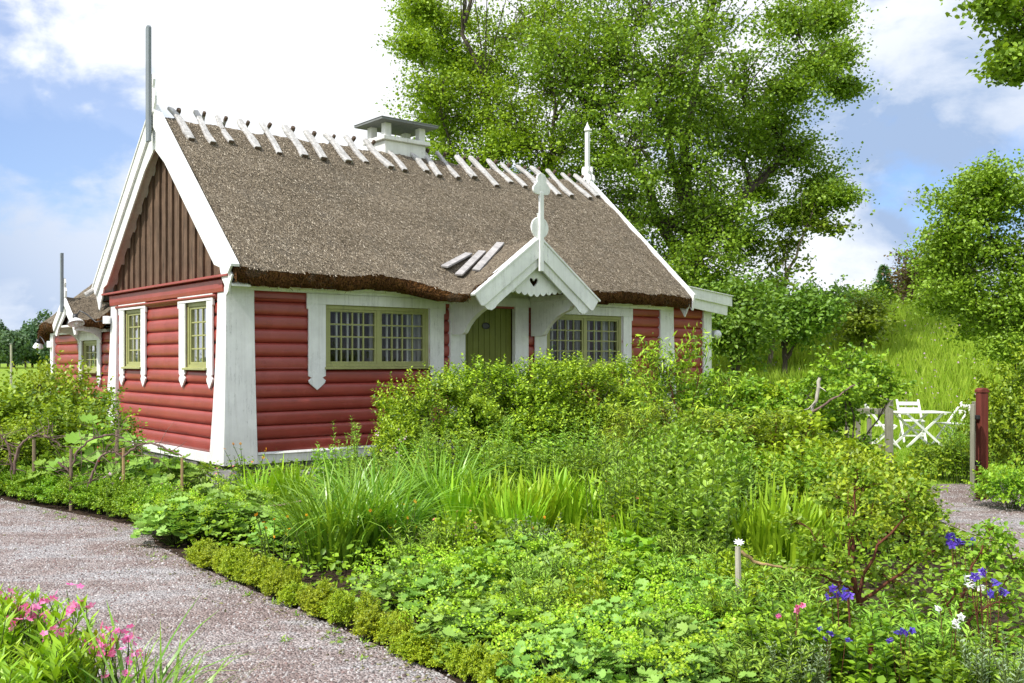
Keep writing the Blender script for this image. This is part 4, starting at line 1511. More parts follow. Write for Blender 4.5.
def box_plant(name, seed, r, h, mat):
    rng = np.random.default_rng(seed)
    t = empty(name)
    V, F, mi, P, A, L = shoots(rng, r, r, h, 360, (.03, .08), (.020, .034), 8, T_OVATE, .5, .45, .22, .02, .4)
    link('foliage', np_mesh('foliage', V, F), mat, t)
    stems_to(rng, P, 12, .004).build('branches', 'stem_green', t)
    return t


def bigleaf(name, seed, r, h, n, leaf, mat):
    rng = np.random.default_rng(seed)
    t = empty(name)
    a = rng.uniform(0, 6.28, n); q = rng.uniform(0, 1, n) ** .6
    P = np.stack([r * q * np.cos(a), r * q * np.sin(a), h * rng.uniform(.25, 1.0, n) * (1 - .35 * q ** 2)], 1)
    D = np.stack([np.cos(a) + rng.normal(0, .4, n), np.sin(a) + rng.normal(0, .4, n), rng.normal(-.25, .3, n)], 1)
    N = np.stack([np.cos(a) * .45, np.sin(a) * .45, np.ones(n)], 1) + rng.normal(0, .3, (n, 3))
    V, F = scat(T_LOBED, P, D, N, leaf * rng.uniform(.45, 1.15, n))
    link('foliage', np_mesh('foliage', V, F), mat, t)
    nb = NB()
    for i in range(0, n, 2):
        b = np.array([P[i, 0] * .3, P[i, 1] * .3, 0])
        nb.tube([b, (b + P[i]) / 2 + np.array([0, 0, .05]), P[i]], [.007, .006, .004], 4)
    nb.build('stems', 'stem_green', t)
    return t


def columbine(name, seed, n, h, fs, mat, r=.12, leaf='leaf_rose', nl=60):
    """airy stems with nodding spurred flowers"""
    rng = np.random.default_rng(seed)
    t = empty(name)
    nb = NB()
    for i in range(n):
        a = rng.uniform(0, 6.28); H = h * rng.uniform(.78, 1.03)
        b = np.array([rng.normal(0, .03), rng.normal(0, .03), 0])
        tip = b + np.array([math.cos(a) * r * rng.uniform(.2, 1), math.sin(a) * r * rng.uniform(.2, 1), H])
        nod = tip + np.array([math.cos(a) * .02, math.sin(a) * .02, -.012])
        nb.tube([b, b * .4 + tip * .6 - np.array([0, 0, H * .02]), tip, nod], [.003, .0025, .002, .0015], 4)
        ax_ = nrm(np.array([math.cos(a) * .6 + rng.normal(0, .3), math.sin(a) * .6 - .3, rng.uniform(-.7, .1)]))
        fb = NB()
        V, F = scat(T_STAR, nod[None], rnd_unit(rng, 1), ax_[None], np.array([fs]))
        fb.add(V, F)
        V, F = scat(T_STAR, nod[None] + ax_ * fs * .08, rnd_unit(rng, 1), ax_[None], np.array([fs * .72]))
        fb.add(V, F)
        for k in range(5):                             # spurs
            e = nrm(np.cross(ax_, rnd_unit(rng, 1)[0])) * fs * .16
            fb.tube([nod + e, nod + e * 1.4 - ax_ * fs * .3, nod + e * .7 - ax_ * fs * .5], [fs * .07, fs * .045, fs * .02], 4)
        fb.build('flower', mat, t)
    q = rng.uniform(0, 1, nl) ** .6; a = rng.uniform(0, 6.28, nl)
    P = np.stack([.22 * q * np.cos(a), .22 * q * np.sin(a), h * .5 * rng.uniform(.2, 1, nl)], 1)
    V, F = scat(T_BROAD, P, np.stack([np.cos(a), np.sin(a), rng.normal(.1, .2, nl)], 1), np.array([0, 0, 1.0]) + rng.normal(0, .3, (nl, 3)), rng.uniform(.03, .055, nl))
    link('foliage', np_mesh('foliage', V, F), leaf, t)
    nb.build('stems', 'stem_red', t)
    return t


def lobes_tree(name, seed, base, trunk_h, trunk_r, lobes, per_lobe, leaves, leaf, mat, bark='bark_dark', cluster=.5, tmpl=T_BROAD, lean=(0, 0), limb_r=.16,
               mains=6, names=('trunk', 'limbs', 'crown'), twig_r=.02, wild=1.35):
    """trunk, main limbs that fork to every lobe of the crown, twigs and leaf sprays; world coordinates, base at the foot"""
    rng = np.random.default_rng(seed)
    base = np.array(base, float)
    t = empty(name, tuple(base))
    nb = NB()
    top = np.array([lean[0], lean[1], trunk_h])
    nb.tube([(0, 0, -.3 * min(1, trunk_r * 8)), (lean[0] * .15, lean[1] * .15, trunk_h * .25), (lean[0] * .5, lean[1] * .5, trunk_h * .6), tuple(top)],
            [trunk_r * 1.35, trunk_r, trunk_r * .85, trunk_r * .62], 10)
    nb.build(names[0], bark, t, True)
    lb = NB(); LP = []
    L_ = []
    for (c, r) in lobes:
        r = np.array(r, float) if hasattr(r, '__len__') else np.array([r, r, r * .8])
        L_.append((np.array(c, float) - base, r))
    # main limbs go to lobes far apart from each other, the rest fork off the nearest limb
    cs = np.array([c for c, r in L_])
    order = [int(np.argmax(cs[:, 2]))]
    while len(order) < min(mains, len(cs)):
        dm = np.min([np.linalg.norm(cs - cs[o], axis=1) for o in order], 0)
        order.append(int(np.argmax(dm)))
    rest = [k for k in range(len(cs)) if k not in order]
    rest.sort(key=lambda k: np.linalg.norm(cs[k] - top))
    pts, rad = [], []
    for n_, k in enumerate(order + rest):
        c, r = L_[k]
        if n_ < len(order) or not pts:
            f = rng.uniform(.55, 1.0)
            s = np.array([lean[0] * f, lean[1] * f, trunk_h * f])
            if c[2] < s[2]: s = s * max(.3, c[2] / s[2] * .8)
            r0 = limb_r * rng.uniform(.75, 1.0)
        else:
            A = np.array(pts)
            dd = np.linalg.norm(A - c, axis=1) + np.maximum(0, A[:, 2] - c[2]) * .8
            q = int(np.argmin(dd + rng.uniform(0, .15, len(dd)) * dd))
            s = A[q]; r0 = min(rad[q] * .75, limb_r * .55)
        dist = np.linalg.norm(c - s)
        mid = s * .5 + c * .5 + rng.normal(0, .10, 3) * dist + np.array([0, 0, .12]) * dist
        tt = np.linspace(0, 1, 9)[:, None]
        limb = (1 - tt) ** 2 * s + 2 * tt * (1 - tt) * mid + tt ** 2 * c
        limb[1:-1] += rng.normal(0, .018 * dist, (7, 3))
        rr = np.linspace(r0, max(twig_r, r0 * .18), 9)
        lb.tube(limb, rr, 6)
        pts += list(limb[2:8]); rad += list(rr[2:8])
        for q in range(per_lobe):
            d = rnd_unit(rng, 1)[0]
            far = rng.uniform(.15, 1) ** .6 * (wild if rng.uniform() < .3 else 1.0)
            e = c + d * r * far
            j = int(rng.integers(4, 9))
            st = limb[j]
            m = (st + e) / 2 + np.array([0, 0, .10]) * np.linalg.norm(e - st) + rng.normal(0, .07, 3) * np.linalg.norm(e - st)
            lb.tube([st, m, e], [twig_r, twig_r * .6, twig_r * .25], 4)
            sc = cluster * rng.uniform(.5, 1.35)
            m_ = int(leaves * rng.uniform(.5, 1.2) * (sc / cluster) ** 1.5)
            ax_ = nrm(e - st)
            sp = rng.normal(0, 1, (m_, 3)) * sc * np.array([.6, .6, .27])
            LP.append(e + sp + ax_ * rng.uniform(-1.2, .5, (m_, 1)) * sc)
    lb.build(names[1], bark, t, True)
    LP = np.concatenate(LP)
    n = len(LP)
    D = rnd_unit(rng, n); D[:, 2] = D[:, 2] * .6 - .15
    N = np.array([0, 0, .75]) + rng.normal(0, .55, (n, 3))
    V, F = scat(tmpl, LP, D, N, leaf * rng.uniform(.55, 1.3, n))
    link(names[2], np_mesh(names[2], V, F), mat, t)
    return t


KINDS = {}


def place(kind, pos, label, cat, group=None, s=1.0, sz=None, rz=None, v=None):
    """first use moves the prototype itself, later ones copy it with its parts"""
    var = KINDS[kind]
    key = '_n_' + kind
    i = KINDS.get(key, 0); KINDS[key] = i + 1
    k = (v if v is not None else i) % len(var)
    proto, used = var[k]
    if not used: o = proto; var[k] = (proto, True)
    else: o = copy_tree(proto)
    rr = random.Random(i * 31 + len(kind) * 7)
    z = float(terrain(pos[0], pos[1])) if len(pos) < 3 or pos[2] == 0 else pos[2]
    o.location = (pos[0], pos[1], z)
    o.rotation_euler = (0, 0, rz if rz is not None else rr.uniform(0, 6.28))
    o.scale = (s, s, sz if sz is not None else s)
    if 'group' in o: del o['group']
    tag(o, label, cat, group)
    return o


def kind(name, protos): KINDS[name] = [(p, False) for p in protos]


# ------------------------------------------------------------------ far wood, field edge
def far_trees():
    rng = random.Random(2)

    def proto(seed, hgt, w, n):
        r = np.random.default_rng(seed)
        t = empty('distant_tree')
        nb = NB(); nb.tube([(0, 0, -.3), (0, 0, hgt * .3), (.1, .1, hgt * .7)], [.3, .22, .08], 6); nb.build('trunk', 'bark_dark', t)
        d = rnd_unit(r, n); ph = r.uniform(0, 6, 3)
        lm = 1 + .25 * np.sin(d[:, 0] * 4 + ph[0]) + .2 * np.sin(d[:, 2] * 5 + d[:, 1] * 4 + ph[1])
        P = np.array([0, 0, hgt * .58]) + d * np.array([w, w, hgt * .44]) * (r.uniform(.45, 1, n) ** .5 * lm)[:, None]
        V, F = scat(T_BIT, P, rnd_unit(r, n), nrm(d + r.normal(0, .5, (n, 3))), r.uniform(.35, .8, n))
        link('crown', np_mesh('crown', V, F), 'leaf_far', t)
        return t
    kind('far', [proto(1, 9, 3.6, 2600), proto(2, 8, 4.2, 2600), proto(3, 11, 3.4, 2600)])
    for i in range(26):
        px = -60 + i * 7.5 + rng.uniform(-3, 3)
        Y = 205 + rng.uniform(-18, 30)
        p = at(px, Y)
        place('far', (p.x, p.y), 'round leafy tree in the dark row beyond the bright green field', 'tree', 'trees along the far edge of the field', rng.uniform(.75, 1.1))
    # wooded ridge
    xs = np.linspace(-900, 300, 140); ys = np.linspace(430, 900, 16)
    X, Y = np.meshgrid(xs, ys, indexing='ij')
    Z = -2 + (18 + 5 * np.sin(X * .011 + 1) + 3 * np.sin(X * .031)) * np.sin(np.clip((Y - 430) / 300, 0, 1) * np.pi / 2) + np.random.default_rng(1).normal(0, 1.2, X.shape) * (Y > 440)
    V = np.stack([X, Y, Z], -1).reshape(-1, 3); idx = np.arange(len(V)).reshape(X.shape)
    F = np.stack([idx[:-1, :-1].ravel(), idx[1:, :-1].ravel(), idx[1:, 1:].ravel(), idx[:-1, 1:].ravel()], 1)
    tag(link('wooded_hills', np_mesh('wooded_hills', V, F, True), 'wooded_hill'), 'dark blue-green wooded ridge on the left horizon', kind='structure')
    # pale pole in the field
    t = tag(empty('field_pole', at(11, 62)), 'pale bare pole standing in the field at the left edge', 'pole')
    m = MB(); m.tube([(0, 0, 0), (.02, 0, 1.2), (0, 0, 2.7)], [.075, .07, .065], 8); m.build('pole_shaft', 'pale_stake', t)
    m = MB(); m.box((-.08, -.08, 2.70), (.08, .08, 2.76)); m.build('pole_cap', 'slab_grey', t)


far_trees()


# ------------------------------------------------------------------ trees
def L(px, py, Y, r): return (tuple(at(px, Y, 1.7 + (360 - py) * Y / 985.0)), r)


def trees():
    rg = random.Random(8)
    Y0 = 33
    pts = [(560, 55, 1.7), (600, 20, 1.9), (650, 5, 1.9), (700, 30, 1.8), (745, 75, 1.6), (785, 20, 1.6), (825, 8, 1.3), (815, 65, 1.2), (838, 52, .75), (770, 120, 1.5),
           (800, 150, 1.2), (822, 182, 1.0), (838, 196, .55), (700, 100, 1.8), (650, 90, 1.8), (600, 105, 1.8), (640, 150, 1.8), (690, 165, 1.8), (735, 150, 1.5), (760, 190, 1.3), (800, 214, .9),
           (720, 215, 1.5), (670, 225, 1.7), (630, 200, 1.6), (700, 265, 1.5), (740, 245, 1.2), (660, 275, 1.5), (720, 295, 1.2), (600, 165, 1.6), (590, 210, 1.5), (640, -60, 2.6), (740, -50, 2.4), (690, 300, 1.3), (845, 88, .55), (790, 88, 1.1), (680, 60, 1.8), (720, 120, 1.7), (665, 120, 1.8), (620, 60, 1.8), (700, 200, 1.6), (640, 280, 1.5), (680, 310, 1.4), (760, 140, 1.3), (620, 245, 1.5), (832, 20, .9)]
    lobes = [L(x, y, Y0 + rg.uniform(-3.2, 3.0), r * (.66 if x > 755 else .88)) for x, y, r in pts]
    b = at(672, Y0)
    t = lobes_tree('oak_tree', 21, (b.x, b.y, float(terrain(b.x, b.y))), 6.4, .50, lobes, 32, 128, .102, 'leaf_oak', 'bark_dark', .47, lean=(1.0, .2), limb_r=.24, mains=7, twig_r=.022, wild=1.6)
    tag(t, 'large spreading oak rising behind the right half of the thatched roof', 'tree')
    pts = [(420, 22, .8), (412, 45, .5), (432, 52, 1.0), (437, 92, .8), (447, 25, 1.5), (480, 60, 1.7), (520, 25, 1.8), (560, 10, 1.7), (455, 120, 1.5), (440, 150, 1.2), (500, 110, 1.7), (545, 90, 1.7), (480, 160, 1.6), (530, 150, 1.7), (575, 130, 1.6), (430, 122, .9),
           (560, 180, 1.6), (500, 200, 1.6), (450, 185, 1.5), (600, 60, 1.6), (480, -50, 2.5), (590, 200, 1.4), (425, 8, .7), (545, 225, 1.5), (585, 235, 1.4), (500, 70, 1.7), (540, 40, 1.7), (465, 90, 1.4), (520, 140, 1.7), (450, 60, 1.2)]
    lobes = [L(x, y, 34.5 + rg.uniform(-2.6, 2.6), r) for x, y, r in pts]
    b = at(520, 35)
    t = lobes_tree('maple_tree', 22, (b.x, b.y, 0), 6.2, .40, lobes, 29, 124, .100, 'leaf_oak_bright', 'bark_dark', .47, lean=(-.3, 0), limb_r=.20, mains=6, twig_r=.022, wild=1.6)
    tag(t, 'bright green leafy tree behind the chimney, left of the oak', 'tree')
    pts = [(800, 225, .8), (815, 205, .6), (780, 262, .7), (772, 285, .6), (828, 228, .45), (790, 240, .5)]
    lobes = [L(x, y, 31.8 + rg.uniform(-.6, .6), r) for x, y, r in pts]
    b = at(768, 32.2)
    t = lobes_tree('slender_tree', 23, (b.x, b.y, float(terrain(b.x, b.y))), 3.6, .075, lobes, 12, 44, .13, 'leaf_oak', 'bark_pale', .34, lean=(.7, 0), limb_r=.06, mains=3, twig_r=.012, wild=1.5)
    tag(t, 'slender tree with pale thin leaning trunk at the oak\'s right edge', 'tree')
    # the bush-like tree at the right edge
    pts = [(985, 190, .55), (965, 205, .6), (1000, 210, .8), (950, 235, .6), (1030, 200, .9), (975, 250, .9), (940, 265, .45), (1010, 265, 1.0), (960, 290, .6), (1000, 310, .8), (1030, 300, .9), (1040, 250, 1.0),
           (1025, 330, .6), (1045, 345, .6), (980, 322, .45), (1075, 335, .8), (945, 250, .5), (938, 300, .4), (990, 180, .45), (1010, 345, .4), (1060, 220, 1.0), (1060, 290, 1.0), (1075, 180, .9)]
    lobes = [L(x, y, 21 + rg.uniform(-1.0, 1.4), r) for x, y, r in pts]
    b = at(1022, 21.3)
    t = lobes_tree('hawthorn_tree', 24, (b.x, b.y, float(terrain(b.x, b.y))), 2.6, .14, lobes, 32, 96, .082, 'leaf_hawthorn', 'bark_dark', .30, lean=(0, .1), limb_r=.07, tmpl=T_OVATE, mains=6, twig_r=.012, wild=1.7)
    tag(t, 'dense rounded bright green tree at the right edge above the meadow', 'tree')
    # branch of a big tree standing outside the frame on the right
    pts = [(1006, 10, .42), (990, 6, .30), (1016, 42, .36), (1026, 66, .28), (1035, 20, .7), (1050, 60, .6), (1045, -20, .8), (1010, 62, .25), (1090, 10, 1.0), (1120, 60, 1.0), (1160, 0, 1.2), (1080, -60, 1.1), (1020, 282, .16)]
    lobes = [L(x, y, 15 + rg.uniform(-.6, .8), r) for x, y, r in pts[:-1]]
    b = at(1230, 15.5)
    t = lobes_tree('maple_tree', 25, (b.x, b.y, 0), 6.0, .32, lobes, 20, 62, .085, 'leaf_oak', 'bark_dark', .20, lean=(-.6, 0), limb_r=.12, twig_r=.012, wild=1.3)
    tag(t, 'leafy branch tips of a tall tree reaching in at the top right corner', 'tree')
    # conifer on the crest
    b = at(884, 44); z = float(terrain(b.x, b.y))
    t = empty('spruce_tree', (b.x, b.y, z))
    rng = np.random.default_rng(4)
    nb = NB(); nb.tube([(0, 0, -.2), (0, 0, 1.0), (0, 0, 2.1)], [.05, .035, .012], 6); nb.build('trunk', 'bark_dark', t)
    P, D = [], []
    for k in range(300):
        f = rng.uniform(0, 1) ** 1.3; zz = .2 + 1.9 * f; rr = .75 * (1 - f) + .05; a = rng.uniform(0, 6.28)
        for j in range(16):
            q = rng.uniform(.2, 1)
            P.append((rr * q * math.cos(a), rr * q * math.sin(a), zz - .18 * q + .12 * q * q + rng.normal(0, .03)))
            D.append((math.cos(a) + rng.normal(0, .5), math.sin(a) + rng.normal(0, .5), .2 + rng.normal(0, .3)))
    P = np.array(P)
    V, F = scat(T_LANCE, P, np.array(D), rnd_unit(rng, len(P)), rng.uniform(.10, .22, len(P)))
    link('crown', np_mesh('crown', V, F), 'leaf_conifer', t)
    tag(t, 'small pointed conifer on the crest of the meadow', 'tree')
    # copper tinted bushes on the crest, elder thicket left of the meadow
    pts = [(922, 262, 1.0), (905, 274, .8), (940, 245, 1.0), (935, 275, .9), (955, 255, 1.0), (916, 287, .9), (950, 285, .9), (965, 275, .9), (930, 295, .8)]
    lobes = [L(x, y, 42 + rg.uniform(-1, 1), r) for x, y, r in pts]
    b = at(932, 42)
    t = lobes_tree('hawthorn_tree', 26, (b.x, b.y, float(terrain(b.x, b.y))), 1.6, .14, lobes, 20, 60, .12, 'leaf_copper', 'bark_dark', .42, limb_r=.05, twig_r=.012)
    tag(t, 'copper tinted small tree on the crest right of the conifer', 'tree')
    specs = [('elder_bush', 735, 27, [(735, 318, 1.0), (720, 335, .9), (755, 330, .9), (745, 300, .8), (728, 300, .7)], 'leaf_shade', 'dark elder bush behind the globe lamp at the cottage\'s right end'),
             ('elder_bush', 785, 31, [(785, 312, .9), (770, 322, .9), (805, 304, .7), (800, 322, .8), (765, 300, .8), (822, 310, .5)], 'leaf_shade', 'dark spreading bush under the slender tree, left of the meadow'),
             ('elder_bush', 835, 37, [(838, 303, .9), (820, 304, .9), (856, 300, .75), (845, 312, .7), (805, 304, .8)], 'leaf_shade', 'low dark bush on the hill skyline left of the conifer'),
             ('elder_bush', 862, 33, [(862, 320, .6), (858, 330, .5), (866, 308, .4)], 'leaf_oak', 'single green bush in the meadow below the conifer'),
             ('hazel_bush', 905, 45, [(905, 288, 1.0), (893, 297, .8), (918, 294, .9)], 'leaf_oak', 'light green bush on the crest between the conifer and the copper tree'),
             ('hazel_bush', 868, 44, [(866, 298, .85), (856, 302, .7), (876, 300, .7)], 'leaf_oak', 'low light green bush on the crest just left of the conifer'),
             ('elder_bush', 700, 31, [(705, 300, 1.2), (690, 315, 1.2), (715, 325, 1.0)], 'leaf_shade', 'dark undergrowth bush at the foot of the oak')]
    for (nm, px, Y, pts, mat, lab) in specs:
        lobes = [L(x, y, Y + rg.uniform(-.8, .8), r) for x, y, r in pts]
        b = at(px, Y)
        t = lobes_tree(nm, int(px), (b.x, b.y, float(terrain(b.x, b.y))), 1.0, .09, lobes, 24, 70, .14, mat, 'bark_dark', .42, limb_r=.05, tmpl=T_OVATE, twig_r=.012, names=('stem', 'branches', 'foliage'))
        tag(t, lab, 'bush')


trees()


# ------------------------------------------------------------------ meadow grass and lawn
def meadow():
    rng = np.random.default_rng(12)
    n = 210000
    Y = 20.5 + 29 * rng.uniform(0, 1, n) ** .9
    X = rng.uniform(3, 27, n)
    ok = X / Y < .62
    X, Y = X[ok], Y[ok]
    patch = .5 + .5 * np.sin(X * .9 + 2 * np.sin(Y * .4)) * np.sin(Y * .7 + X * .2)
    k = rng.uniform(0, 1, len(X)) < .35 + .65 * patch
    X, Y = X[k], Y[k]
    m = len(X)
    H = (.30 + .35 * rng.uniform(0, 1, m)) * (.75 + .4 * sst((Y - 22) / 8)) * (.4 + .6 * sst((Y - 20.5) / 4))
    a = rng.uniform(0, 6.28, m); w = rng.uniform(.008, .019, m); le = rng.uniform(.05, .35, m) * H
    Z = terrain(X, Y) - .02
    la = rng.uniform(0, 6.28, m)
    lx, ly = le * np.cos(la), le * np.sin(la)
    wx, wy = w * np.cos(a), w * np.sin(a)
    V = np.stack([np.stack([X - wx, Y - wy, Z], 1), np.stack([X + wx, Y + wy, Z], 1), np.stack([X + lx * .4 + wx * .6, Y + ly * .4 + wy * .6, Z + H * .6], 1), np.stack([X + lx, Y + ly, Z + H], 1)], 1).reshape(-1, 3)
    F = np.arange(m * 4).reshape(-1, 4)
    tag(link('meadow_grass', np_mesh('meadow_grass', V, F), 'leaf_meadow'), 'tall bright meadow grass covering the slope behind the garden', kind='stuff')
    # pale seed heads and meadow flowers
    q = 1500
    X = rng.uniform(5, 26, q); Y = rng.uniform(22, 46, q)
    P = np.stack([X, Y, terrain(X, Y) + rng.uniform(.3, .7, q)], 1)
    V, F = scat(T_STAR, P, rnd_unit(rng, q), rnd_unit(rng, q), rng.uniform(.03, .08, q))
    tag(link('meadow_flowers', np_mesh('meadow_flowers', V, F), 'flower_palepink'), 'pale flower heads scattered through the meadow grass', kind='stuff')
    # short lawn near the table
    n = 30000
    X = rng.uniform(5, 14, n); Y = rng.uniform(13.4, 22, n)
    V, F = [], []
    w = .008; H = rng.uniform(.03, .08, n); a = rng.uniform(0, 6.28, n)
    wx, wy = w * np.cos(a), w * np.sin(a); lx, ly = rng.normal(0, .02, n), rng.normal(0, .02, n)
    Z = terrain(X, Y)
    V = np.stack([np.stack([X - wx, Y - wy, Z], 1), np.stack([X + wx, Y + wy, Z], 1), np.stack([X + lx, Y + ly, Z + H], 1)], 1).reshape(-1, 3)
    tag(link('lawn_grass', np_mesh('lawn_grass', V, np.arange(n * 3).reshape(-1, 3)), 'leaf_grass'), 'short mown lawn grass around the white garden table', kind='stuff')


meadow()


# ------------------------------------------------------------------ garden furniture, gate and fence
def folding_table(pos, rz):
    t = tag(empty('garden_table', pos, rz), 'white slatted folding garden table with crossed legs on the lawn', 'table')
    m = MB()
    for i in range(9): m.box((-.55, -.34 + i * .077, .70), (.55, -.34 + i * .077 + .062, .722))
    for x in (-.42, .42): m.box((x - .025, -.34, .67), (x + .025, .34, .698))
    m.build('tabletop', 'white_paint', t, bevel=.003)
    t.scale = (.93, .93, .95)
    for y in (-.27, .27):
        for s in (-1, 1):
            m = MB(); m.bar((-.40 * s, y + .018 * s, .0), (.40 * s, y + .018 * s, .68), .05, .025, (0, 1, 0)); m.build('leg', 'white_paint', t, bevel=.003)
    m = MB(); m.box((-.012, -.25, .33), (.012, .25, .355)); m.build('stretcher', 'white_paint', t)
    return t


def folding_chair():
    t = empty('garden_chair')
    m = MB()
    for i in range(5): m.box((-.21, -.20 + i * .085, .43), (.21, -.20 + i * .085 + .066, .45))
    m.build('seat', 'white_paint', t, bevel=.003)
    m = MB()
    for zz in (.66, .78): m.bar((-.21, .235 + (zz - .45) * .33, zz), (.21, .235 + (zz - .45) * .33, zz), .02, .075, (0, 0, 1))
    m.build('backrest', 'white_paint', t, bevel=.003)
    for x in (-.215, .215):
        m = MB(); m.bar((x, -.26, 0), (x, .235 + .14, .86), .028, .04, (1, 0, 0)); m.build('leg', 'white_paint', t, bevel=.003)
        m = MB(); m.bar((x * .87, .30, 0), (x * .87, -.19, .44), .028, .04, (1, 0, 0)); m.build('leg', 'white_paint', t, bevel=.003)
    m = MB(); m.box((-.2, -.135, .12), (.2, -.11, .15)); m.build('stretcher', 'white_paint', t)
    return t


folding_table(at(918, 19.4), R(8))
kind('chair', [folding_chair()])
place('chair', at(885, 19.0), 'white folding garden chair at the left end of the table, nearest the gate post', 'chair', 'garden chairs around the table', rz=R(75))
place('chair', at(912, 20.5), 'white folding garden chair behind the table with its back rail showing above', 'chair', 'garden chairs around the table', rz=R(-8))
place('chair', at(950, 19.6), 'white folding garden chair at the right end of the table, half hidden by plants', 'chair', 'garden chairs around the table', rz=R(-85))


def gate_and_fence():
    p = gp(889, 470)
    d = Vector((-.95, .25, 0)).normalized()
    t = tag(empty('garden_fence', p, math.atan2(d.y, d.x)), 'low grey wooden fence with post and rail behind the rose bushes', 'fence')
    m = MB(); m.box((-.06, -.05, 0), (.06, .05, 1.10)); m.build('fence_post', 'fence_wood', t, bevel=.01)
    for z in (.86, .30):
        m = MB(); m.box((-.10 + .17, -.025, z), (2.4, .025, z + .09)); m.build('fence_rail', 'fence_wood', t, bevel=.005)
    for i in range(13):
        m = MB(); x = .25 + i * .165
        m.prism([(x, .08), (x + .07, .08), (x + .07, .78), (x + .035, .83), (x, .78)], lambda a, dd, z: (a, dd, z), -.05, -.028); m.build('picket', 'fence_wood', t)
    m = MB(); m.box((2.4, -.05, 0), (2.5, .05, 1.05)); m.build('fence_post', 'fence_wood', t, bevel=.01)
    # red gate post
    p = at(982, 12.0)
    t = tag(empty('gate_post', p, R(12)), 'square red wooden gate post with a low pointed cap', 'post')
    m = MB(); m.box((-.052, -.052, 0), (.052, .052, 1.30)); m.build('post_shaft', 'red_post_wood', t, bevel=.008)
    m = MB(); m.prism([(-.06, 1.302), (.06, 1.302), (.06, 1.335), (.03, 1.36), (-.03, 1.36), (-.06, 1.335)], lambda a, dd, z: (a, dd, z), -.06, .06); m.build('post_cap', 'red_post_wood', t, bevel=.006)
    for z in (.42, .98):
        m = MB(); m.box((-.09, -.04, z), (-.054, .02, z + .05)); m.build('hinge', 'black_metal', t, bevel=.004)
    # the open gate leaf, seen on edge
    g = at(972.5, 11.75)
    view = math.atan2(g.y, g.x)
    t = tag(empty('garden_gate', g, view - R(1)), 'open grey wooden garden gate seen edge-on beside the red post', 'gate')
    for x in (.02, .95):
        m = MB(); m.box((x - .035, -.024, .05), (x + .035, .024, 1.17)); m.build('gate_stile', 'fence_wood', t, bevel=.005)
    for z in (.25, .92):
        m = MB(); m.box((.056, -.02, z), (.914, .02, z + .08)); m.build('gate_rail', 'fence_wood', t)
    for i in range(7):
        m = MB(); x = .11 + i * .118; m.box((x, .0205, .10), (x + .06, .030, 1.10)); m.build('picket', 'fence_wood', t)


gate_and_fence()


# ------------------------------------------------------------------ shrubs along the cottage
kind('spirea', [shrub('spirea_shrub', 31, .98, .85, 1.50, 1350, (.12, .28), (.046, .074), ['leaf_spirea', 'leaf_lime'], per=10, up=.7, lump=.20, young=.4, shell=.80, clusters=80),
                shrub('spirea_shrub', 32, .95, .85, 1.52, 1350, (.12, .30), (.046, .074), ['leaf_spirea', 'leaf_lime'], per=10, up=.7, lump=.22, young=.4, shell=.80, clusters=80)])
o = shrub('spirea_shrub', 33, 1.0, .9, 1.50, 1350, (.12, .28), (.046, .074), ['leaf_spirea', 'leaf_lime'], per=10, lump=.2, young=.4, shell=.80, clusters=80, flowers=('flower_palepink', 20, .03, 4), fparam=(-.3, -1, -.3))
KINDS['spirea_pink'] = [(o, False)]
HG = 'flowering shrubs hedging the cottage front'
p = at(446, 14.1); place('spirea_pink', (p.x, p.y), 'hedge shrub with pale pink blossom below the left front window', 'shrub', HG, .9, .86, rz=0)
for px, Y, sz in ((478, 14.5, .88), (525, 14.9, .90), (572, 15.4, .90), (622, 15.9, .88)):
    p = at(px, Y); place('spirea', (p.x, p.y), 'dense yellow-green shrub in the trimmed hedge below the cottage door and right window', 'shrub', HG, 1.0, sz)

def lobed_shrub(name, seed, r, h, nl, lr, per, leaves, leaf, mat, cl, tmpl, low=.25, bark='stem_red'):
    """open shrub: forking stems to separate leafy masses"""
    rng = np.random.default_rng(seed)
    lobes = []
    for k in range(nl):
        a = rng.uniform(0, 6.28); q = rng.uniform(0, 1) ** .5
        z = h * (low + (1 - low) * rng.uniform(0, 1) ** .8 * (1 - .45 * q * q))
        lobes.append(((r * q * math.cos(a), r * q * math.sin(a), z), lr * rng.uniform(.7, 1.25)))
    return lobes_tree(name, seed, (0, 0, 0), h * .18, .022, lobes, per, leaves, leaf, mat, bark, cl, tmpl, (0, 0), .013, 7, ('stem', 'branches', 'foliage'), .004, 1.6)


kind('rose', [lobed_shrub('rose_shrub', 41, .80, 1.75, 24, .24, 10, 30, .070, 'leaf_rose', .12, T_OVATE),
              lobed_shrub('rose_shrub', 42, .80, 1.72, 24, .25, 10, 24, .082, 'leaf_lime', .13, T_BROAD),
              lobed_shrub('rose_shrub', 43, .75, 1.80, 24, .24, 10, 26, .095, 'leaf_spirea', .13, T_LANCE)])
for px, Y, s, sz, v, lab in ((686, 14.2, .95, 1.22, 2, 'tall airy lime-green shrub in front of the cottage\'s right corner post'),
                             (732, 14.4, 1.0, 0.93, 0, 'bushy green rose shrub below the globe lamp'),
                             (780, 14.6, 1.0, 0.85, 1, 'rose shrub before the meadow, midway between the globe lamp and the gate'),
                             (815, 14.2, .9, 0.84, 0, 'rose shrub left of the pale leaning stem'),
                             
                             (705, 11.6, .85, 0.67, 0, 'lower rose shrub in front of the tall lime-green shrub'),
                             (758, 11.4, .9, 0.68, 2, 'spreading pale green shrub in the middle of the right-hand bed'),
                             (800, 11.4, .8, 0.67, 1, 'dark stemmed rose shrub below the pale leaning stem'),
                             (650, 12.6, .75, 0.68, 2, 'yellow-green shrub filling the gap right of the trimmed hedge')):
    p = at(px, Y); place('rose', (p.x, p.y), lab, 'shrub', None, s, sz, v=v)
p = at(848, 13.6)
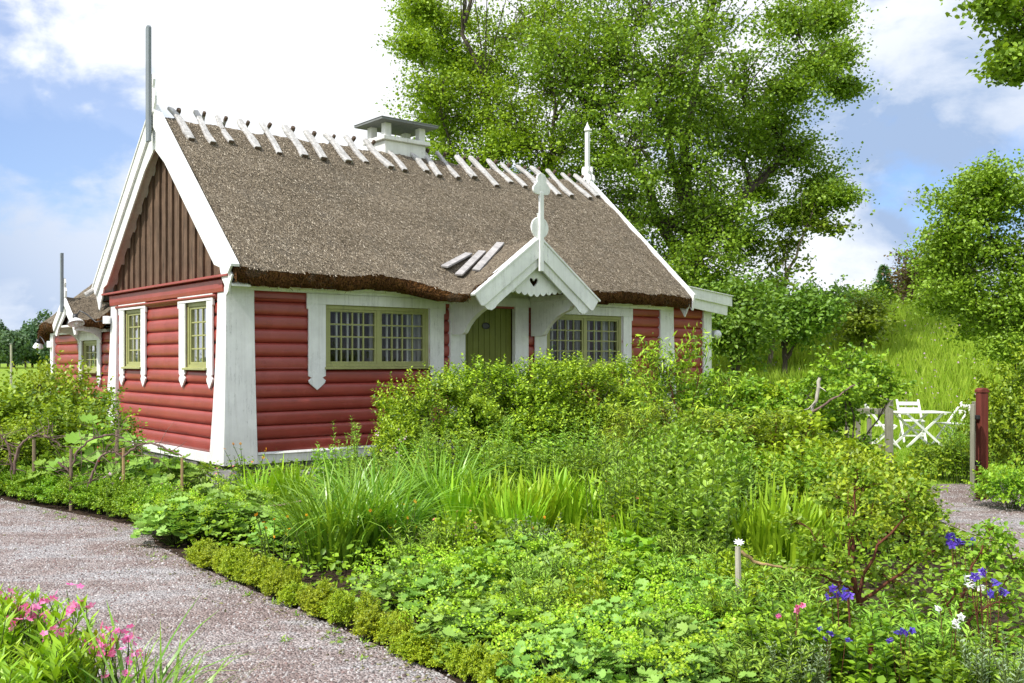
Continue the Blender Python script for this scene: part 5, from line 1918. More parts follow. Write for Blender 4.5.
lobes = [L(x, y, 13.6 + dy, r) for x, y, dy, r in ((868, 362, 0, .20), (884, 374, .1, .18), (850, 356, .1, .22), (830, 368, 0, .22), (862, 382, -.2, .18), (812, 380, .2, .22), (896, 386, 0, .13), (842, 388, -.3, .2), (822, 404, -.2, .2), (872, 396, .1, .14), (800, 402, 0, .22), (846, 418, .2, .18), (826, 440, 0, .2), (858, 448, 0, .16), (806, 434, -.2, .2))]
t = lobes_tree('rose_shrub', 46, (p.x, p.y, 0), .35, .03, lobes, 11, 30, .068, 'leaf_rose', 'bark_dark', .12, T_OVATE, (0, 0), .02, 5, ('stem', 'branches', 'foliage'), .005, 1.5)
tag(t, 'tall rose shrub arching over the grey fence post by the garden table', 'shrub')
kind('lowrose', [shrub('rose_shrub', 44, .5, .5, .62, 300, (.10, .26), (.045, .07), ['leaf_lime', 'leaf_spirea'], 'stem_red', 14, 8, T_OVATE, .7, .4, .25, .5, r0=.007),
                 shrub('rose_shrub', 45, .5, .5, .66, 300, (.10, .28), (.045, .07), ['leaf_rose', 'leaf_lime'], 'stem_red', 14, 8, T_OVATE, .7, .4, .25, .5, r0=.007)])
for px, Y, s, lab in ((850, 10.4, 1.15, 'low yellowish rose bush before the fence, below the arching rose shrub'), (885, 10.2, .8, 'low yellowish rose bush at the path edge in front of the grey gate post'),
                      (905, 9.4, .6, 'low rose bush at the left edge of the gravel by the gate'), (800, 9.8, 1.1, 'low leafy rose bush between the middle shrubs and the sword-leaved clumps'), (870, 8.8, 1.0, 'low rose bush behind the tall dark-stemmed rose')):
    p = at(px, Y); place('lowrose', (p.x, p.y), lab, 'shrub', 'low rose bushes before the gate', s)

# hedge bush on the right beside the red post, and the plants in the gateway
kind('rightbush', [shrub('hedge_bush', 51, .85, .85, 1.55, 900, (.12, .28), (.06, .09), ['leaf_rightbush', 'leaf_lime'], per=9, up=.4, lump=.18, young=.4)])
p = at(1040, 12.7); place('rightbush', (p.x, p.y), 'broad yellow-green hedge bush right of the red gate post', 'shrub', None, .85, 1.10)
p = at(1130, 11.0); place('rightbush', (p.x, p.y), 'hedge bush at the extreme right edge beyond the red gate post', 'shrub', None, 1.0, .93)
kind('lowgreen', [shrub('leafy_bush', 52, .35, .35, .42, 240, (.08, .2), (.04, .06), ['leaf_rose', 'leaf_lime'], 'stem_green', 16, 8, T_OVATE, .4, .4, .2, .3, r0=.005)])
p = at(1012, 11.2); place('lowgreen', (p.x, p.y), 'small low bush at the foot of the right hedge bush', 'shrub', None, 1.0)
kind('tallherb', [leafy_stems('tall_herb', 53, 40, .42, 1.0, .13, 11, T_LANCE, 'leaf_phlox', .15), leafy_stems('tall_herb', 54, 38, .40, .95, .12, 11, T_LANCE, 'leaf_cover', .15)])
for px, Y, s, lab in ((958, 15.2, .72, 'pale tall herb clump between the garden table and the red post'), (966, 13.6, .8, 'tall herb clump directly behind the open gate leaf'), (972, 16.6, .9, 'tall herb clump behind the gateway plants, covering the table end')):
    p = at(px, Y); place('tallherb', (p.x, p.y), lab, 'plant', 'tall herbs in the gateway', s)
p = at(945, 13.9); place('lowgreen', (p.x, p.y), 'round green bush at the lawn edge inside the gate', 'shrub', None, 1.15)

# ------------------------------------------------------------------ the centre bed
kind('box', [box_plant('box_shrub', 61, .15, .30, 'leaf_box_gold'), box_plant('box_shrub', 62, .14, .27, 'leaf_box_gold'), box_plant('box_shrub', 63, .15, .28, 'leaf_box_gold')])
E_ = [Vector((x, y, 0)) for x, y in BED_EDGE]
rg = random.Random(6)
d = .15; acc = []
for a, b in zip(E_, E_[1:]):
    n = int((b - a).length / .01)
    acc += [a.lerp(b, i / n) for i in range(n)]
i = 105
while i < len(acc) and acc[i].y > 3.9:
    q = acc[i]
    place('box', (q.x + .06 + rg.uniform(-.05, .05), q.y + .03), 'small yellow-green box plant in the low edging between path and flower bed', 'shrub', 'box plants edging the centre bed', rg.uniform(.36, .80), rg.uniform(.38, .80))
    i += int(rg.uniform(8, 21))

kind('mantle', [mantle('lady_mantle_clump', 71, .40, .40, 210, .115, 14), mantle('lady_mantle_clump', 72, .38, .38, 200, .11, 10), mantle('lady_mantle_clump', 73, .42, .42, 220, .12, 16)])
for px, Y, s, lab in ((178, 9.15, .95, 'lady\'s mantle clump on the corner of the bed where the path bends'), (172, 9.7, .9, 'yellow-flowered clump behind the bed corner'), (215, 9.2, 1.0, 'broad-leaved lady\'s mantle right of the bed corner'),
                      (205, 10.0, 1.0, 'lady\'s mantle clump near the cottage corner post'), (250, 9.2, .95, 'lady\'s mantle between the bed corner and the grassy daylily'), (240, 10.2, .9, 'lady\'s mantle behind the low twig rail by the cottage'), (285, 8.7, .75, 'small lady\'s mantle at the left foot of the daylily')):
    p = at(px, Y); place('mantle', (p.x, p.y), lab, 'plant', 'lady\'s mantle at the bed corner', s)
kind('greymantle', [mantle('lady_mantle_clump', 76, .38, .34, 230, .062, 18, fh=.13), mantle('lady_mantle_clump', 74, .40, .36, 250, .066, 16, fh=.14), mantle('lady_mantle_clump', 75, .40, .36, 200, .085, 6, fh=.12)])
FM = [(430, 7.1), (475, 7.0), (520, 7.2), (405, 6.6), (565, 6.9), (610, 7.0), (655, 7.0), (700, 6.9), (455, 6.2), (510, 6.2), (560, 6.1), (612, 6.2), (662, 6.2), (712, 6.1), (500, 5.5), (555, 5.4), (610, 5.5), (665, 5.4), (720, 5.4), (560, 4.9), (640, 4.9), (715, 4.8), (470, 5.75)]
for k, (px, Y) in enumerate(FM):
    p = at(px, Y + rg.uniform(-.1, .1)); place('greymantle', (p.x, p.y), 'frothy yellow-flowered lady\'s mantle clump in the foreground drift of the bed', 'plant', 'foreground drift of lady\'s mantle', rg.uniform(.85, 1.05), rg.uniform(.75, 1.1))

kind('meadowherb', [leafy_stems('leafy_herb', 94, 34, .30, .42, .085, 9, T_LANCE, 'leaf_phlox', .25, 3), leafy_stems('leafy_herb', 95, 30, .30, .46, .07, 10, T_OVATE, 'leaf_lime', .22, 2), leafy_stems('leafy_herb', 96, 26, .28, .40, .10, 7, T_BROAD, 'leaf_cover', .3, 2)])
for px, Y, s in ((418, 7.5, .9), (462, 7.6, .9), (505, 7.7, .95), (548, 7.5, 1.0), (592, 7.5, 1.0), (640, 7.3, 1.0), (690, 7.3, 1.0), (440, 6.7, .75), (490, 6.6, .8), (545, 6.5, .85), (595, 6.6, .8), (640, 6.5, .85), (690, 6.5, .85), (735, 6.4, .85), (480, 6.0, .7), (535, 5.8, .75), (590, 5.9, .7), (640, 5.8, .75), (690, 5.7, .75), (740, 5.7, .8), (585, 5.1, .65), (680, 5.0, .65)):
    p = at(px, Y); place('meadowherb', (p.x, p.y), 'leafy green herb pushing up through the lady\'s mantle drift in the foreground', 'plant', 'herbs in the foreground drift', s, s * rg.uniform(.9, 1.35))
kind('daylily', [blade_clump('daylily_clump', 81, 300, .26, .98, .020, .26, .55, 'leaf_lily'), blade_clump('daylily_clump', 82, 290, .26, .95, .020, .28, .6, 'leaf_lily')])
for px, Y, s, lab in ((335, 8.15, 1.0, 'large arching green daylily clump, left one of the pair in the bed'), (380, 8.5, 1.0, 'large arching green daylily clump, right one of the pair in the bed'), (440, 10.2, .95, 'grassy clump behind the daylilies under the pink-blossomed hedge shrub'), (355, 9.6, .9, 'grassy clump between the daylily pair and the cottage wall')):
    p = at(px, Y); place('daylily', (p.x, p.y), lab, 'plant', 'daylily clumps', s)
kind('iris', [blade_clump('iris_clump', 83, 95, .21, .68, .036, .13, .22, 'leaf_iris'), blade_clump('iris_clump', 84, 95, .22, .64, .036, .14, .25, 'leaf_iris')])
for px, Y, s in ((462, 9.5, .95), (500, 9.4, 1.0), (535, 9.3, 1.0), (570, 9.4, 1.0), (602, 9.5, .95), (485, 10.0, 1.0), (550, 10.0, 1.0), (590, 10.1, .95), (520, 8.9, .85)):
    p = at(px, Y); place('iris', (p.x, p.y), 'lime green sword-leaved clump in the bright patch in the middle of the bed', 'plant', 'lime iris patch mid bed', s)
for px, Y, s, lab in ((262, 10.9, .9, 'lime grassy clump close to the cottage corner, left of two'), (290, 11.0, .95, 'lime grassy clump close to the cottage corner, right of two'), (752, 8.1, 1.05, 'lime sword-leaved clump left of the tall dark-stemmed rose'), (785, 8.0, 1.05, 'lime sword-leaved clump behind the tall dark-stemmed rose'), (815, 8.3, .95, 'lime sword-leaved clump beside the low rose bushes')):
    p = at(px, Y); place('iris', (p.x, p.y), lab, 'plant', None, s)
kind('phlox', [leafy_stems('phlox_clump', 85, 26, .44, .96, .105, 14, T_OVATE, 'leaf_phlox', .12), leafy_stems('phlox_clump', 86, 24, .44, .94, .13, 14, T_LANCE, 'leaf_phlox', .14), leafy_stems('phlox_clump', 87, 28, .42, .90, .09, 15, T_OVATE, 'leaf_cover', .12)])
for px, Y, s, lab in ((335, 12.2, .68, 'leafy tall-stemmed plant against the red log wall, left of the hedge'), (378, 11.8, .72, 'leafy tall-stemmed plant at the left foot of the hedge')):
    p = at(px, Y); place('phlox', (p.x, p.y), lab, 'plant', None, s)
for px, Y, s in ((415, 12.2, .95), (450, 12.4, .95), (490, 12.2, .95), (530, 12.4, .95), (570, 12.3, .95), (610, 12.1, .95), (470, 11.5, .85), (510, 11.3, .9), (550, 11.4, .9), (590, 11.3, .9), (405, 11.0, .8)):
    p = at(px, Y); place('phlox', (p.x, p.y), 'leafy upright perennial in the row along the front of the trimmed hedge', 'plant', 'tall perennials before the hedge', s, s * .88)
for px, Y, s in ((640, 10.3, 1.0), (680, 10.0, 1.0), (722, 10.2, .95), (632, 9.3, 1.0), (668, 9.0, 1.0), (705, 9.0, .95), (742, 9.5, .9), (640, 8.3, .9), (682, 8.1, .9), (722, 8.2, .8), (660, 7.7, .75), (700, 7.6, .75), (615, 8.6, .8)):
    p = at(px, Y); place('phlox', (p.x, p.y), 'leafy green perennial in the dense stand right of the lime patch', 'plant', 'tall perennials right of mid bed', s, s * (1.2 if rg.random() < .5 else .95))

for px, Y, s, lab in ((668, 8.4, 1.0, 'strappy lime clump among the perennials, left of the daisy stake'), (628, 7.9, .9, 'strappy lime clump at the right end of the longer twig rail'), (700, 9.6, 1.15, 'tall strappy clump in the middle of the perennials, below the shrubs')):
    p = at(px, Y); place('iris', (p.x, p.y), lab, 'plant', None, s)
kind('spire', [leafy_stems('leafy_spire', 89, 9, .30, 1.25, .10, 20, T_LANCE, 'leaf_phlox', .10, 3)])
for px, Y, s, lab in ((432, 11.6, .86, 'light green leafy spires before the left end of the hedge'), (500, 11.8, .9, 'light green leafy spires before the hedge, below the cottage door'), (578, 11.8, .9, 'light green leafy spires before the hedge, below the right window'), (655, 9.6, .92, 'light green leafy spires left of the tall strappy clump'), (725, 9.0, .85, 'light green leafy spires above the strappy patch by the daisy stake'), (348, 11.4, .85, 'light green leafy spires against the red wall behind the daylilies')):
    p = at(px, Y); place('spire', (p.x, p.y), lab, 'plant', 'leafy spires through the bed', s)

# the tall rose with dark stems in the right foreground, and its neighbours
p = at(862, 5.9)
lobes = [L(x, y, 5.9 + dy, r) for x, y, dy, r in ((868, 486, 0, .085), (838, 500, .1, .09), (902, 506, .05, .09), (930, 512, 0, .075), (815, 540, -.05, .09), (850, 526, -.15, .09), (886, 540, .2, .09), (800, 572, .1, .09), (836, 566, -.2, .09), (912, 552, -.1, .08), (872, 572, .15, .10),
                                                    (822, 602, 0, .10), (904, 592, .1, .10), (850, 610, .2, .10), (880, 624, -.1, .10), (940, 545, .1, .07), (790, 520, .1, .06), (858, 470, .1, .06), (920, 488, 0, .06))]
t = lobes_tree('rose_bush', 91, (p.x, p.y, 0), .30, .022, lobes, 13, 20, .036, 'leaf_rose', 'stem_red', .055, T_OVATE, (-.02, 0), .013, 6, ('stem', 'branches', 'foliage'), .003, 1.9)
tag(t, 'tall open rose bush with dark red stems in the right foreground', 'shrub')
p = at(948, 5.4)
lobes = [L(x, y, 5.4 + dy, r) for x, y, dy, r in ((985, 556, 0, .07), (1004, 540, .1, .07), (960, 575, -.1, .08), (1018, 565, .1, .07), (945, 600, 0, .09), (975, 612, .1, .10), (1005, 600, .1, .10), (930, 630, .1, .10), (965, 650, 0, .11), (1010, 640, .1, .11), (990, 530, 0, .05))]
t = lobes_tree('rose_bush', 94, (p.x, p.y, 0), .22, .016, lobes, 11, 18, .036, 'leaf_rose', 'stem_red', .055, T_OVATE, (.03, 0), .010, 5, ('stem', 'branches', 'foliage'), .003, 1.8)
tag(t, 'rose bush with arching reddish branch at the right edge of the foreground', 'shrub')
kind('herb', [leafy_stems('leafy_herb', 92, 36, .34, .50, .10, 9, T_LANCE, 'leaf_phlox', .2, 3), leafy_stems('leafy_herb', 93, 36, .34, .48, .08, 9, T_OVATE, 'leaf_rose', .2, 3)])
for px, Y, s, lab in ((770, 5.6, .95, 'leafy low herb between the forked stake and the tall rose'), (800, 5.0, .9, 'leafy low herb with pink-flowered neighbour, lower right'), (760, 4.8, .75, 'low herb at the bottom edge below the forked stake'),
                      (860, 4.9, .85, 'low herb under the violet columbines'), (915, 5.1, .9, 'low herb between the tall rose and the right edge rose'), (940, 4.7, .7, 'low herb at the bottom edge beside the red stick'), (1000, 4.7, .7, 'low herb in the bottom right corner'), (800, 6.6, .6, 'leafy herb behind the forked stake'), (765, 6.9, .6, 'leafy herb behind the lady\'s mantle drift on its right')):
    p = at(px, Y); place('herb', (p.x, p.y), lab, 'plant', None, s)

# flowers
COLS = [('columbine', 101, 7, .72, .062, 'flower_violet'), ('columbine_dark', 102, 5, .70, .062, 'flower_violet'), ('columbine_white', 103, 4, .68, .066, 'flower_white'), ('columbine_pink', 104, 4, .55, .045, 'flower_pink')]
for k, sd, n, h, fs, m in COLS: kind(k, [columbine('columbine_plant', sd, n, h, fs, m)])
for k, px, Y, s, lab in (('columbine', 848, 5.0, .86, 'violet columbine with a bunch of five blooms in front of the tall rose'), ('columbine_dark', 832, 4.75, .62, 'low violet columbine near the bottom edge below the tall rose'),
                         ('columbine_dark', 905, 4.7, .66, 'violet columbine low at the right beside the reddish stick'), ('columbine', 965, 5.9, 1.05, 'violet columbine rising through the right edge rose bush'),
                         ('columbine_white', 985, 5.1, .92, 'white columbine at the right edge'), ('columbine_white', 952, 4.8, .72, 'low white columbine left of the right corner'), ('columbine_pink', 790, 4.9, .85, 'dusky pink columbine beside the forked stake'), ('columbine_dark', 985, 5.0, .95, 'dark violet columbine beside the white columbine')):
    p = at(px, Y); place(k, (p.x, p.y), lab, 'flower', None, s)
kind('avens', [leafy_stems('avens_plant', 105, 12, .16, .50, .05, 4, T_OVATE, 'leaf_rose', .25, 2, ('flower_orange', 9, .034))])
kind('avens_coral', [leafy_stems('avens_plant', 106, 10, .14, .48, .05, 4, T_OVATE, 'leaf_rose', .25, 2, ('flower_coral', 7, .036))])
for k, px, Y, s, lab in (('avens', 275, 7.7, .95, 'orange avens at the left foot of the daylilies'), ('avens', 400, 8.0, 1.0, 'orange avens right of the daylilies'), ('avens_coral', 455, 7.9, 1.0, 'coral flowered avens beside the low twig rail'),
                         ('avens', 540, 7.7, .85, 'orange avens below the lime iris patch'), ('avens_coral', 628, 8.3, 1.05, 'coral avens among the tall perennials'), ('avens', 640, 8.9, 1.2, 'orange avens high among the tall perennials'),
                         ('avens', 249, 12.4, 1.2, 'orange flower against the white plinth at the cottage corner'), ('avens_coral', 225, 11.6, .9, 'coral flowers beside the cottage corner post'), ('avens', 315, 8.0, .9, 'orange avens in front of the daylily pair')):
    p = at(px, Y); place(k, (p.x, p.y), lab, 'flower', None, s)
kind('feather', [leafy_stems('feathery_plant', 107, 30, .2, .5, .05, 12, T_LANCE, 'leaf_grey', .2, 3, None, 'stem_green', 1, .5)])
p = at(535, 7.6); place('feather', (p.x, p.y), 'grey-green feathery plant between the lime patch and the foreground drift', 'plant', None, 1.0)
p = at(800, 4.75); place('feather', (p.x, p.y), 'grey-green furry plant at the bottom edge under the tall rose', 'plant', None, .75)
p = at(1000, 4.55); place('feather', (p.x, p.y), 'grey-green furry plant in the bottom right corner', 'plant', None, .85)

# ------------------------------------------------------------------ the left bed
kind('lefthedge', [box_plant('box_shrub', 111, .21, .36, 'leaf_box'), box_plant('box_shrub', 112, .20, .34, 'leaf_box')])
E_ = [Vector((x, y, 0)) for x, y in HEDGE_EDGE]
acc = []
for a, b in zip(E_, E_[1:]):
    n = int((b - a).length / .01)
    acc += [a.lerp(b, i / n) for i in range(n)]
i = 8
while i < len(acc) and acc[i].x > -9.5:
    q = acc[i]
    place('lefthedge', (q.x - .0 + .14, q.y + .22), 'dense green box plant in the low hedge along the left path edge', 'shrub', 'box hedge along the left bed', rg.uniform(.95, 1.15), rg.uniform(.95, 1.1))
    i += int(rg.uniform(20, 26))
kind('hop', [bigleaf('rhubarb_plant', 113, .5, .95, 130, .21, 'leaf_hop'), bigleaf('rhubarb_plant', 114, .45, .75, 105, .20, 'leaf_hop')])
for px, Y, s, lab in ((103, 11.9, 1.05, 'tall pale big-leaved plant in front of the annex corner'), (55, 11.9, .78, 'big-leaved plant above the left path hedge'), (160, 11.2, .72, 'big-leaved plant under the right twig hoops by the cottage'), (128, 11.4, .85, 'big-leaved plant in the middle of the twig hoops'), (185, 11.3, .62, 'low big-leaved plant beside the cottage corner'), (28, 12.3, .6, 'low big-leaved plant at the left edge')):
    p = at(px, Y); place('hop', (p.x, p.y), lab, 'plant', 'big-leaved plants in the left bed', s)
kind('currant', [shrub('currant_bush', 115, .75, .75, 1.45, 420, (.2, .45), (.06, .095), ['leaf_rightbush', 'leaf_lime'], 'bark_dark', 34, 8, T_BROAD, .9, .4, .25, .4, r0=.014),
                 shrub('currant_bush', 116, .75, .75, 1.4, 420, (.2, .45), (.06, .095), ['leaf_oak_bright', 'leaf_lime'], 'bark_dark', 34, 8, T_BROAD, .9, .4, .28, .4, r0=.014)])
for px, Y, s, sz, lab in ((18, 13.6, 1.0, .88, 'currant bush at the far left edge of the garden'), (52, 14.2, .8, 1.08, 'tallest currant bush with shoots reaching up before the annex end'), (88, 14.2, .8, .80, 'currant bush below the annex window'), (-25, 13.2, 1.0, .85, 'currant bush mostly outside the left edge'), (68, 13.0, .75, .72, 'low currant bush behind the twig hoops'), (5, 12.6, .7, .62, 'low currant bush behind the left path hedge')):
    p = at(px, Y); place('currant', (p.x, p.y), lab, 'shrub', 'currant bushes in the left bed', s, sz)
kind('redflower', [leafy_stems('red_flowered_plant', 117, 16, .2, .95, .05, 6, T_OVATE, 'leaf_shade', .2, 2, ('flower_red', 14, .04))])
p = at(122, 11.0); place('redflower', (p.x, p.y), 'dark red flowered plant among the twig hoops', 'flower', None, .85)
kind('pinkdaisy', [leafy_stems('pink_flowered_plant', 118, 7, .25, .55, .05, 5, T_OVATE, 'leaf_rose', .2, 2, ('flower_palepink', 5, .05))])
p = at(112, 10.6); place('pinkdaisy', (p.x, p.y), 'small pale pink flowers just above the left box hedge', 'flower', None, .8)

# ------------------------------------------------------------------ left foreground
kind('lancelily', [leafy_stems('lily_clump', 121, 42, .36, .58, .16, 9, T_LANCE, 'leaf_iris', .16, 2, None, 'stem_green', 1, .9), leafy_stems('lily_clump', 122, 40, .34, .54, .16, 9, T_LANCE, 'leaf_iris', .18, 2, None, 'stem_green', 1, .9)])
for px, Y, s, lab in ((15, 4.7, .92, 'bright lime lily foliage in the bottom left corner'), (58, 4.5, .78, 'lime lily foliage beside the pink flowers in the left foreground'), (-40, 4.6, 1.0, 'lime lily foliage cut by the left frame edge'), (10, 4.2, .9, 'lime lily foliage at the very bottom left')):
    p = at(px, Y); place('lancelily', (p.x, p.y), lab, 'plant', 'lily foliage in the left foreground', s)
kind('pink', [leafy_stems('pink_lily', 123, 8, .13, .60, .07, 4, T_LANCE, 'leaf_lily', .15, 2, ('flower_pink', 7, .062), florets=4), leafy_stems('pink_lily', 124, 5, .12, .58, .07, 4, T_LANCE, 'leaf_lily', .2, 2, ('flower_pink', 5, .055), florets=3)])
for px, Y, s, v, lab in ((42, 4.85, .94, 0, 'pink flowers at the top of the left foreground clump'), (122, 4.65, .80, 0, 'largest bunch of pink flowers over the gravel, left foreground'), (20, 4.6, .98, 1, 'single pink flowers at the left edge'), (60, 4.5, .84, 1, 'pink flowers above the lime foliage, lower left'), (82, 4.85, .92, 1, 'reddish pink flowers between the two larger pink bunches'), (138, 4.5, .66, 1, 'low pink flowers beside the arching green blades'), (100, 4.45, .72, 1, 'pink flowers low in front of the largest bunch')):
    p = at(px, Y); place('pink', (p.x, p.y), lab, 'flower', 'pink flowers in the left foreground', s, v=v)
kind('frontblade', [blade_clump('daylily_clump', 125, 70, .12, .62, .018, .42, .5, 'leaf_lily')])
p = at(118, 4.25); place('frontblade', (p.x, p.y), 'arching dark green blades at the bottom edge in front of the pink flowers', 'plant', None, 1.0)
p = at(160, 4.15); place('frontblade', (p.x, p.y), 'arching green blades leaning over the gravel at the bottom edge', 'plant', None, .82)

# ------------------------------------------------------------------ low foliage that fills the beds
def ground_cover():
    rng = np.random.default_rng(77)
    n = 60000
    Y = rng.uniform(4.2, 15, n); X = rng.uniform(-9, 6.5, n)
    edge = np.interp(Y, [2.8, 4.3, 5.32, 6.1, 7.05, 8.05, 9.05, 13.5, 15], [.9, .25, -.39, -1.0, -1.75, -2.55, -3.28, -4.2, -3.4])
    right = np.interp(Y, [4, 7.4, 8.2, 11.3, 13.2, 15.5], [5, 4.9, 4.35, 4.3, 5.1, 6.0])
    ledge = np.interp(Y, [9.85, 10.75, 11.96, 13.3, 16.6], [-3.62, -4.7, -6.22, -8, -12.5])
    cen = (X > edge + .04 + .12 * rng.uniform(0, 1, n)) & (X < right - .1)
    left = (Y > 10.0) & (X > ledge + .25) & (X < -3.3 - .1 * (Y - 9)) & (rng.uniform(0, 1, n) < .8)
    P2 = np.stack([X, Y], 1)
    loc = (P2 - np.array([HC.x, HC.y])) @ np.array([[HU.x, HV.x], [HU.y, HV.y]])
    out = (loc[:, 1] < -.25) | (loc[:, 0] < -.25)
    ok = (cen | left) & out
    X, Y = X[ok], Y[ok]; m = len(X)
    cl = .5 + .5 * np.sin(X * 3.1 + 1.2 * np.sin(Y * 2.3)) * np.sin(Y * 2.7)
    Z = rng.uniform(.02, 1, m) ** 1.3 * (.10 + .20 * cl)
    D = rnd_unit(rng, m); D[:, 2] = np.abs(D[:, 2]) * .5
    V, F = scat(T_OVATE, np.stack([X, Y, Z], 1), D, np.array([0, 0, .9]) + rng.normal(0, .4, (m, 3)), rng.uniform(.03, .075, m))
    tag(link('ground_cover', np_mesh('ground_cover', V, F), 'leaf_cover'), 'low mixed green foliage covering the soil between the plants', kind='stuff')


ground_cover()


def path_litter():
    rng = np.random.default_rng(31)
    E2 = np.array(BED_EDGE[:-1] + []); H2 = np.array(HEDGE_EDGE)
    P = []
    for A, sgn, n in ((E2, -1, 420), (H2, -1, 420)):
        t_ = rng.uniform(0, len(A) - 1, n); x = np.interp(t_, range(len(A)), A[:, 0]); y = np.interp(t_, range(len(A)), A[:, 1])
        off = np.abs(rng.normal(0, .16, n)); P.append(np.stack([x - off * .8, y - off * .6, np.full(n, .014)], 1))
    P.append(np.stack([rng.uniform(-6, -.5, 260), rng.uniform(4.6, 11, 260), np.full(260, .014)], 1))
    P = np.concatenate(P); m = len(P)
    edge = np.interp(P[:, 1], [2.8, 4.3, 5.32, 6.1, 7.05, 8.05, 9.05, 9.85, 10.75, 11.96, 13.3], [.9, .25, -.39, -1.0, -1.75, -2.55, -3.28, -3.62, -4.7, -6.22, -8.0])
    P = P[P[:, 0] < edge - .01]; m = len(P)
    D = rnd_unit(rng, m); D[:, 2] *= .25
    V, F = scat(T_OVATE, P, D, np.array([0, 0, 1.0]) + rng.normal(0, .25, (m, 3)), rng.uniform(.012, .035, m))
    tag(link('fallen_leaves', np_mesh('fallen_leaves', V, F), 'leaf_litter'), 'small fallen leaves and plant debris along the path edges', kind='stuff')
    # little weeds rooting in the gravel edge
    Q = P[rng.choice(m, 46, False)]
    LP = np.repeat(Q, 14, 0) + rng.normal(0, .018, (46 * 14, 3)) * np.array([1, 1, .3])
    D = rnd_unit(rng, len(LP)); D[:, 2] = np.abs(D[:, 2]) * .8
    V, F = scat(T_LANCE, LP, D, np.array([0, 0, 1.0]) + rng.normal(0, .4, (len(LP), 3)), rng.uniform(.02, .05, len(LP)))
    tag(link('gravel_weeds', np_mesh('gravel_weeds', V, F), 'leaf_cover'), 'tiny weeds rooting in the gravel edge', kind='stuff')


path_litter()


# ------------------------------------------------------------------ twig rails, stakes and willow hoops
def stake(px, Y, h, label, mat='stake_wood', r=.016, name='garden_stake', lean=(0, 0), group=None):
    p = at(px, Y)
    t = tag(empty(name, (p.x, p.y, 0)), label, 'stake', group)
    m = MB(); m.tube([(0, 0, -.05), (lean[0] * .5, lean[1] * .5, h * .5), (lean[0], lean[1], h)], [r * 1.05, r, r * .92], 8)
    b = m.build('stake_shaft', mat, t)
    return t


def twig(name, pts, r, mat, label, cat, group=None, shoots_=0, seed=0):
    P = [np.array(p, float) for p in pts]
    o = P[0].copy(); o[2] = 0
    rng = np.random.default_rng(seed)
    # smooth line through the given points
    A = np.array(P) - o
    tt = np.linspace(0, len(A) - 1, (len(A) - 1) * 5 + 1)
    C = np.stack([np.interp(tt, range(len(A)), A[:, c]) for c in range(3)], 1)
    for _ in range(3): C[1:-1] = (C[:-2] + 2 * C[1:-1] + C[2:]) / 4
    C[1:-1] += rng.normal(0, r * .5, (len(C) - 2, 3))
    t = tag(empty(name, tuple(o)), label, cat, group)
    nb = NB(); nb.tube(C, r * (1 + .15 * np.sin(tt * 3)) * np.linspace(1.05, .75, len(C)), 7)
    nb.build('twig_wood', mat, t, True)
    if shoots_:
        nb = NB()
        for k in range(shoots_):
            j = int(rng.integers(1, len(C) - 1)); L_ = rng.uniform(.15, .4)
            d = nrm(rng.normal(0, 1, 3) + np.array([0, 0, .4]))
            nb.tube([C[j], C[j] + d * L_ * .5 + rng.normal(0, .02, 3), C[j] + d * L_ + rng.normal(0, .05, 3)], [r * .35, r * .25, r * .1], 4)
        nb.build('side_shoot', mat, t)
    return t


def line(pts, Y, dy=0.0): return [tuple(at(px, Y + dy * i, 1.7 + (360 - py) * (Y + dy * i) / 985.0)) for i, (px, py) in enumerate(pts)]


HB = 'willow hoops in the left bed'
twig('willow_hoop', line([(12, 470), (9, 445), (2, 436), (-8, 432)], 12.0), .014, 'vine_wood', 'dark twisted willow hoop at the left frame edge', 'twig hoop', HB, 20, 1)
twig('willow_hoop', line([(14, 474), (18, 446), (32, 436), (48, 436), (60, 446)], 11.8), .016, 'vine_wood', 'thick dark willow hoop second from the left edge', 'twig hoop', HB, 24, 2)
twig('willow_hoop', line([(70, 484), (74, 453), (90, 440), (110, 434), (124, 438)], 11.1), .013, 'vine_wood', 'wide arched willow twig left of the tall stake', 'twig hoop', HB, 24, 3)
twig('willow_hoop', line([(88, 490), (94, 468), (103, 452), (118, 452), (124, 462)], 10.9), .014, 'vine_wood', 'small inner willow hoop beside the tall stake', 'twig hoop', HB, 20, 4)
twig('willow_hoop', line([(122, 458), (137, 445), (150, 442), (166, 448), (182, 456)], 10.75), .012, 'vine_wood', 'long arched willow twig resting on the right stake', 'twig hoop', HB, 16, 5)
twig('willow_hoop', line([(131, 497), (147, 486), (166, 483), (181, 493)], 10.7), .014, 'vine_wood', 'low willow hoop near the ground by the cottage corner', 'twig hoop', HB, 8, 6)
twig('willow_hoop', line([(58, 462), (68, 470), (78, 480), (92, 488)], 11.2), .012, 'vine_wood', 'sagging dark willow stem between the two left hoops', 'twig hoop', HB, 20, 7)
SG = 'stakes in the left bed'
stake(182, 10.75, .63, 'yellowish bamboo stake at the right end of the willow hoops', group=SG)
stake(123.5, 10.75, .74, 'tallest yellowish stake in the middle of the willow hoops', r=.018, group=SG)
stake(117, 11.3, .90, 'weathered grey stake behind the tallest yellow stake', 'twig_wood', .02, group=SG)
stake(71, 11.1, .70, 'reddish brown stake where the wide willow arch starts', 'twig_wood', .02, group=SG)
stake(34, 11.8, .75, 'brown stake among the left willow hoops', 'twig_wood', .022, group=SG)
stake(39, 14.1, 1.35, 'dark slim trunk-like stake under the left currant bushes', 'bark_dark', .035, group=SG)

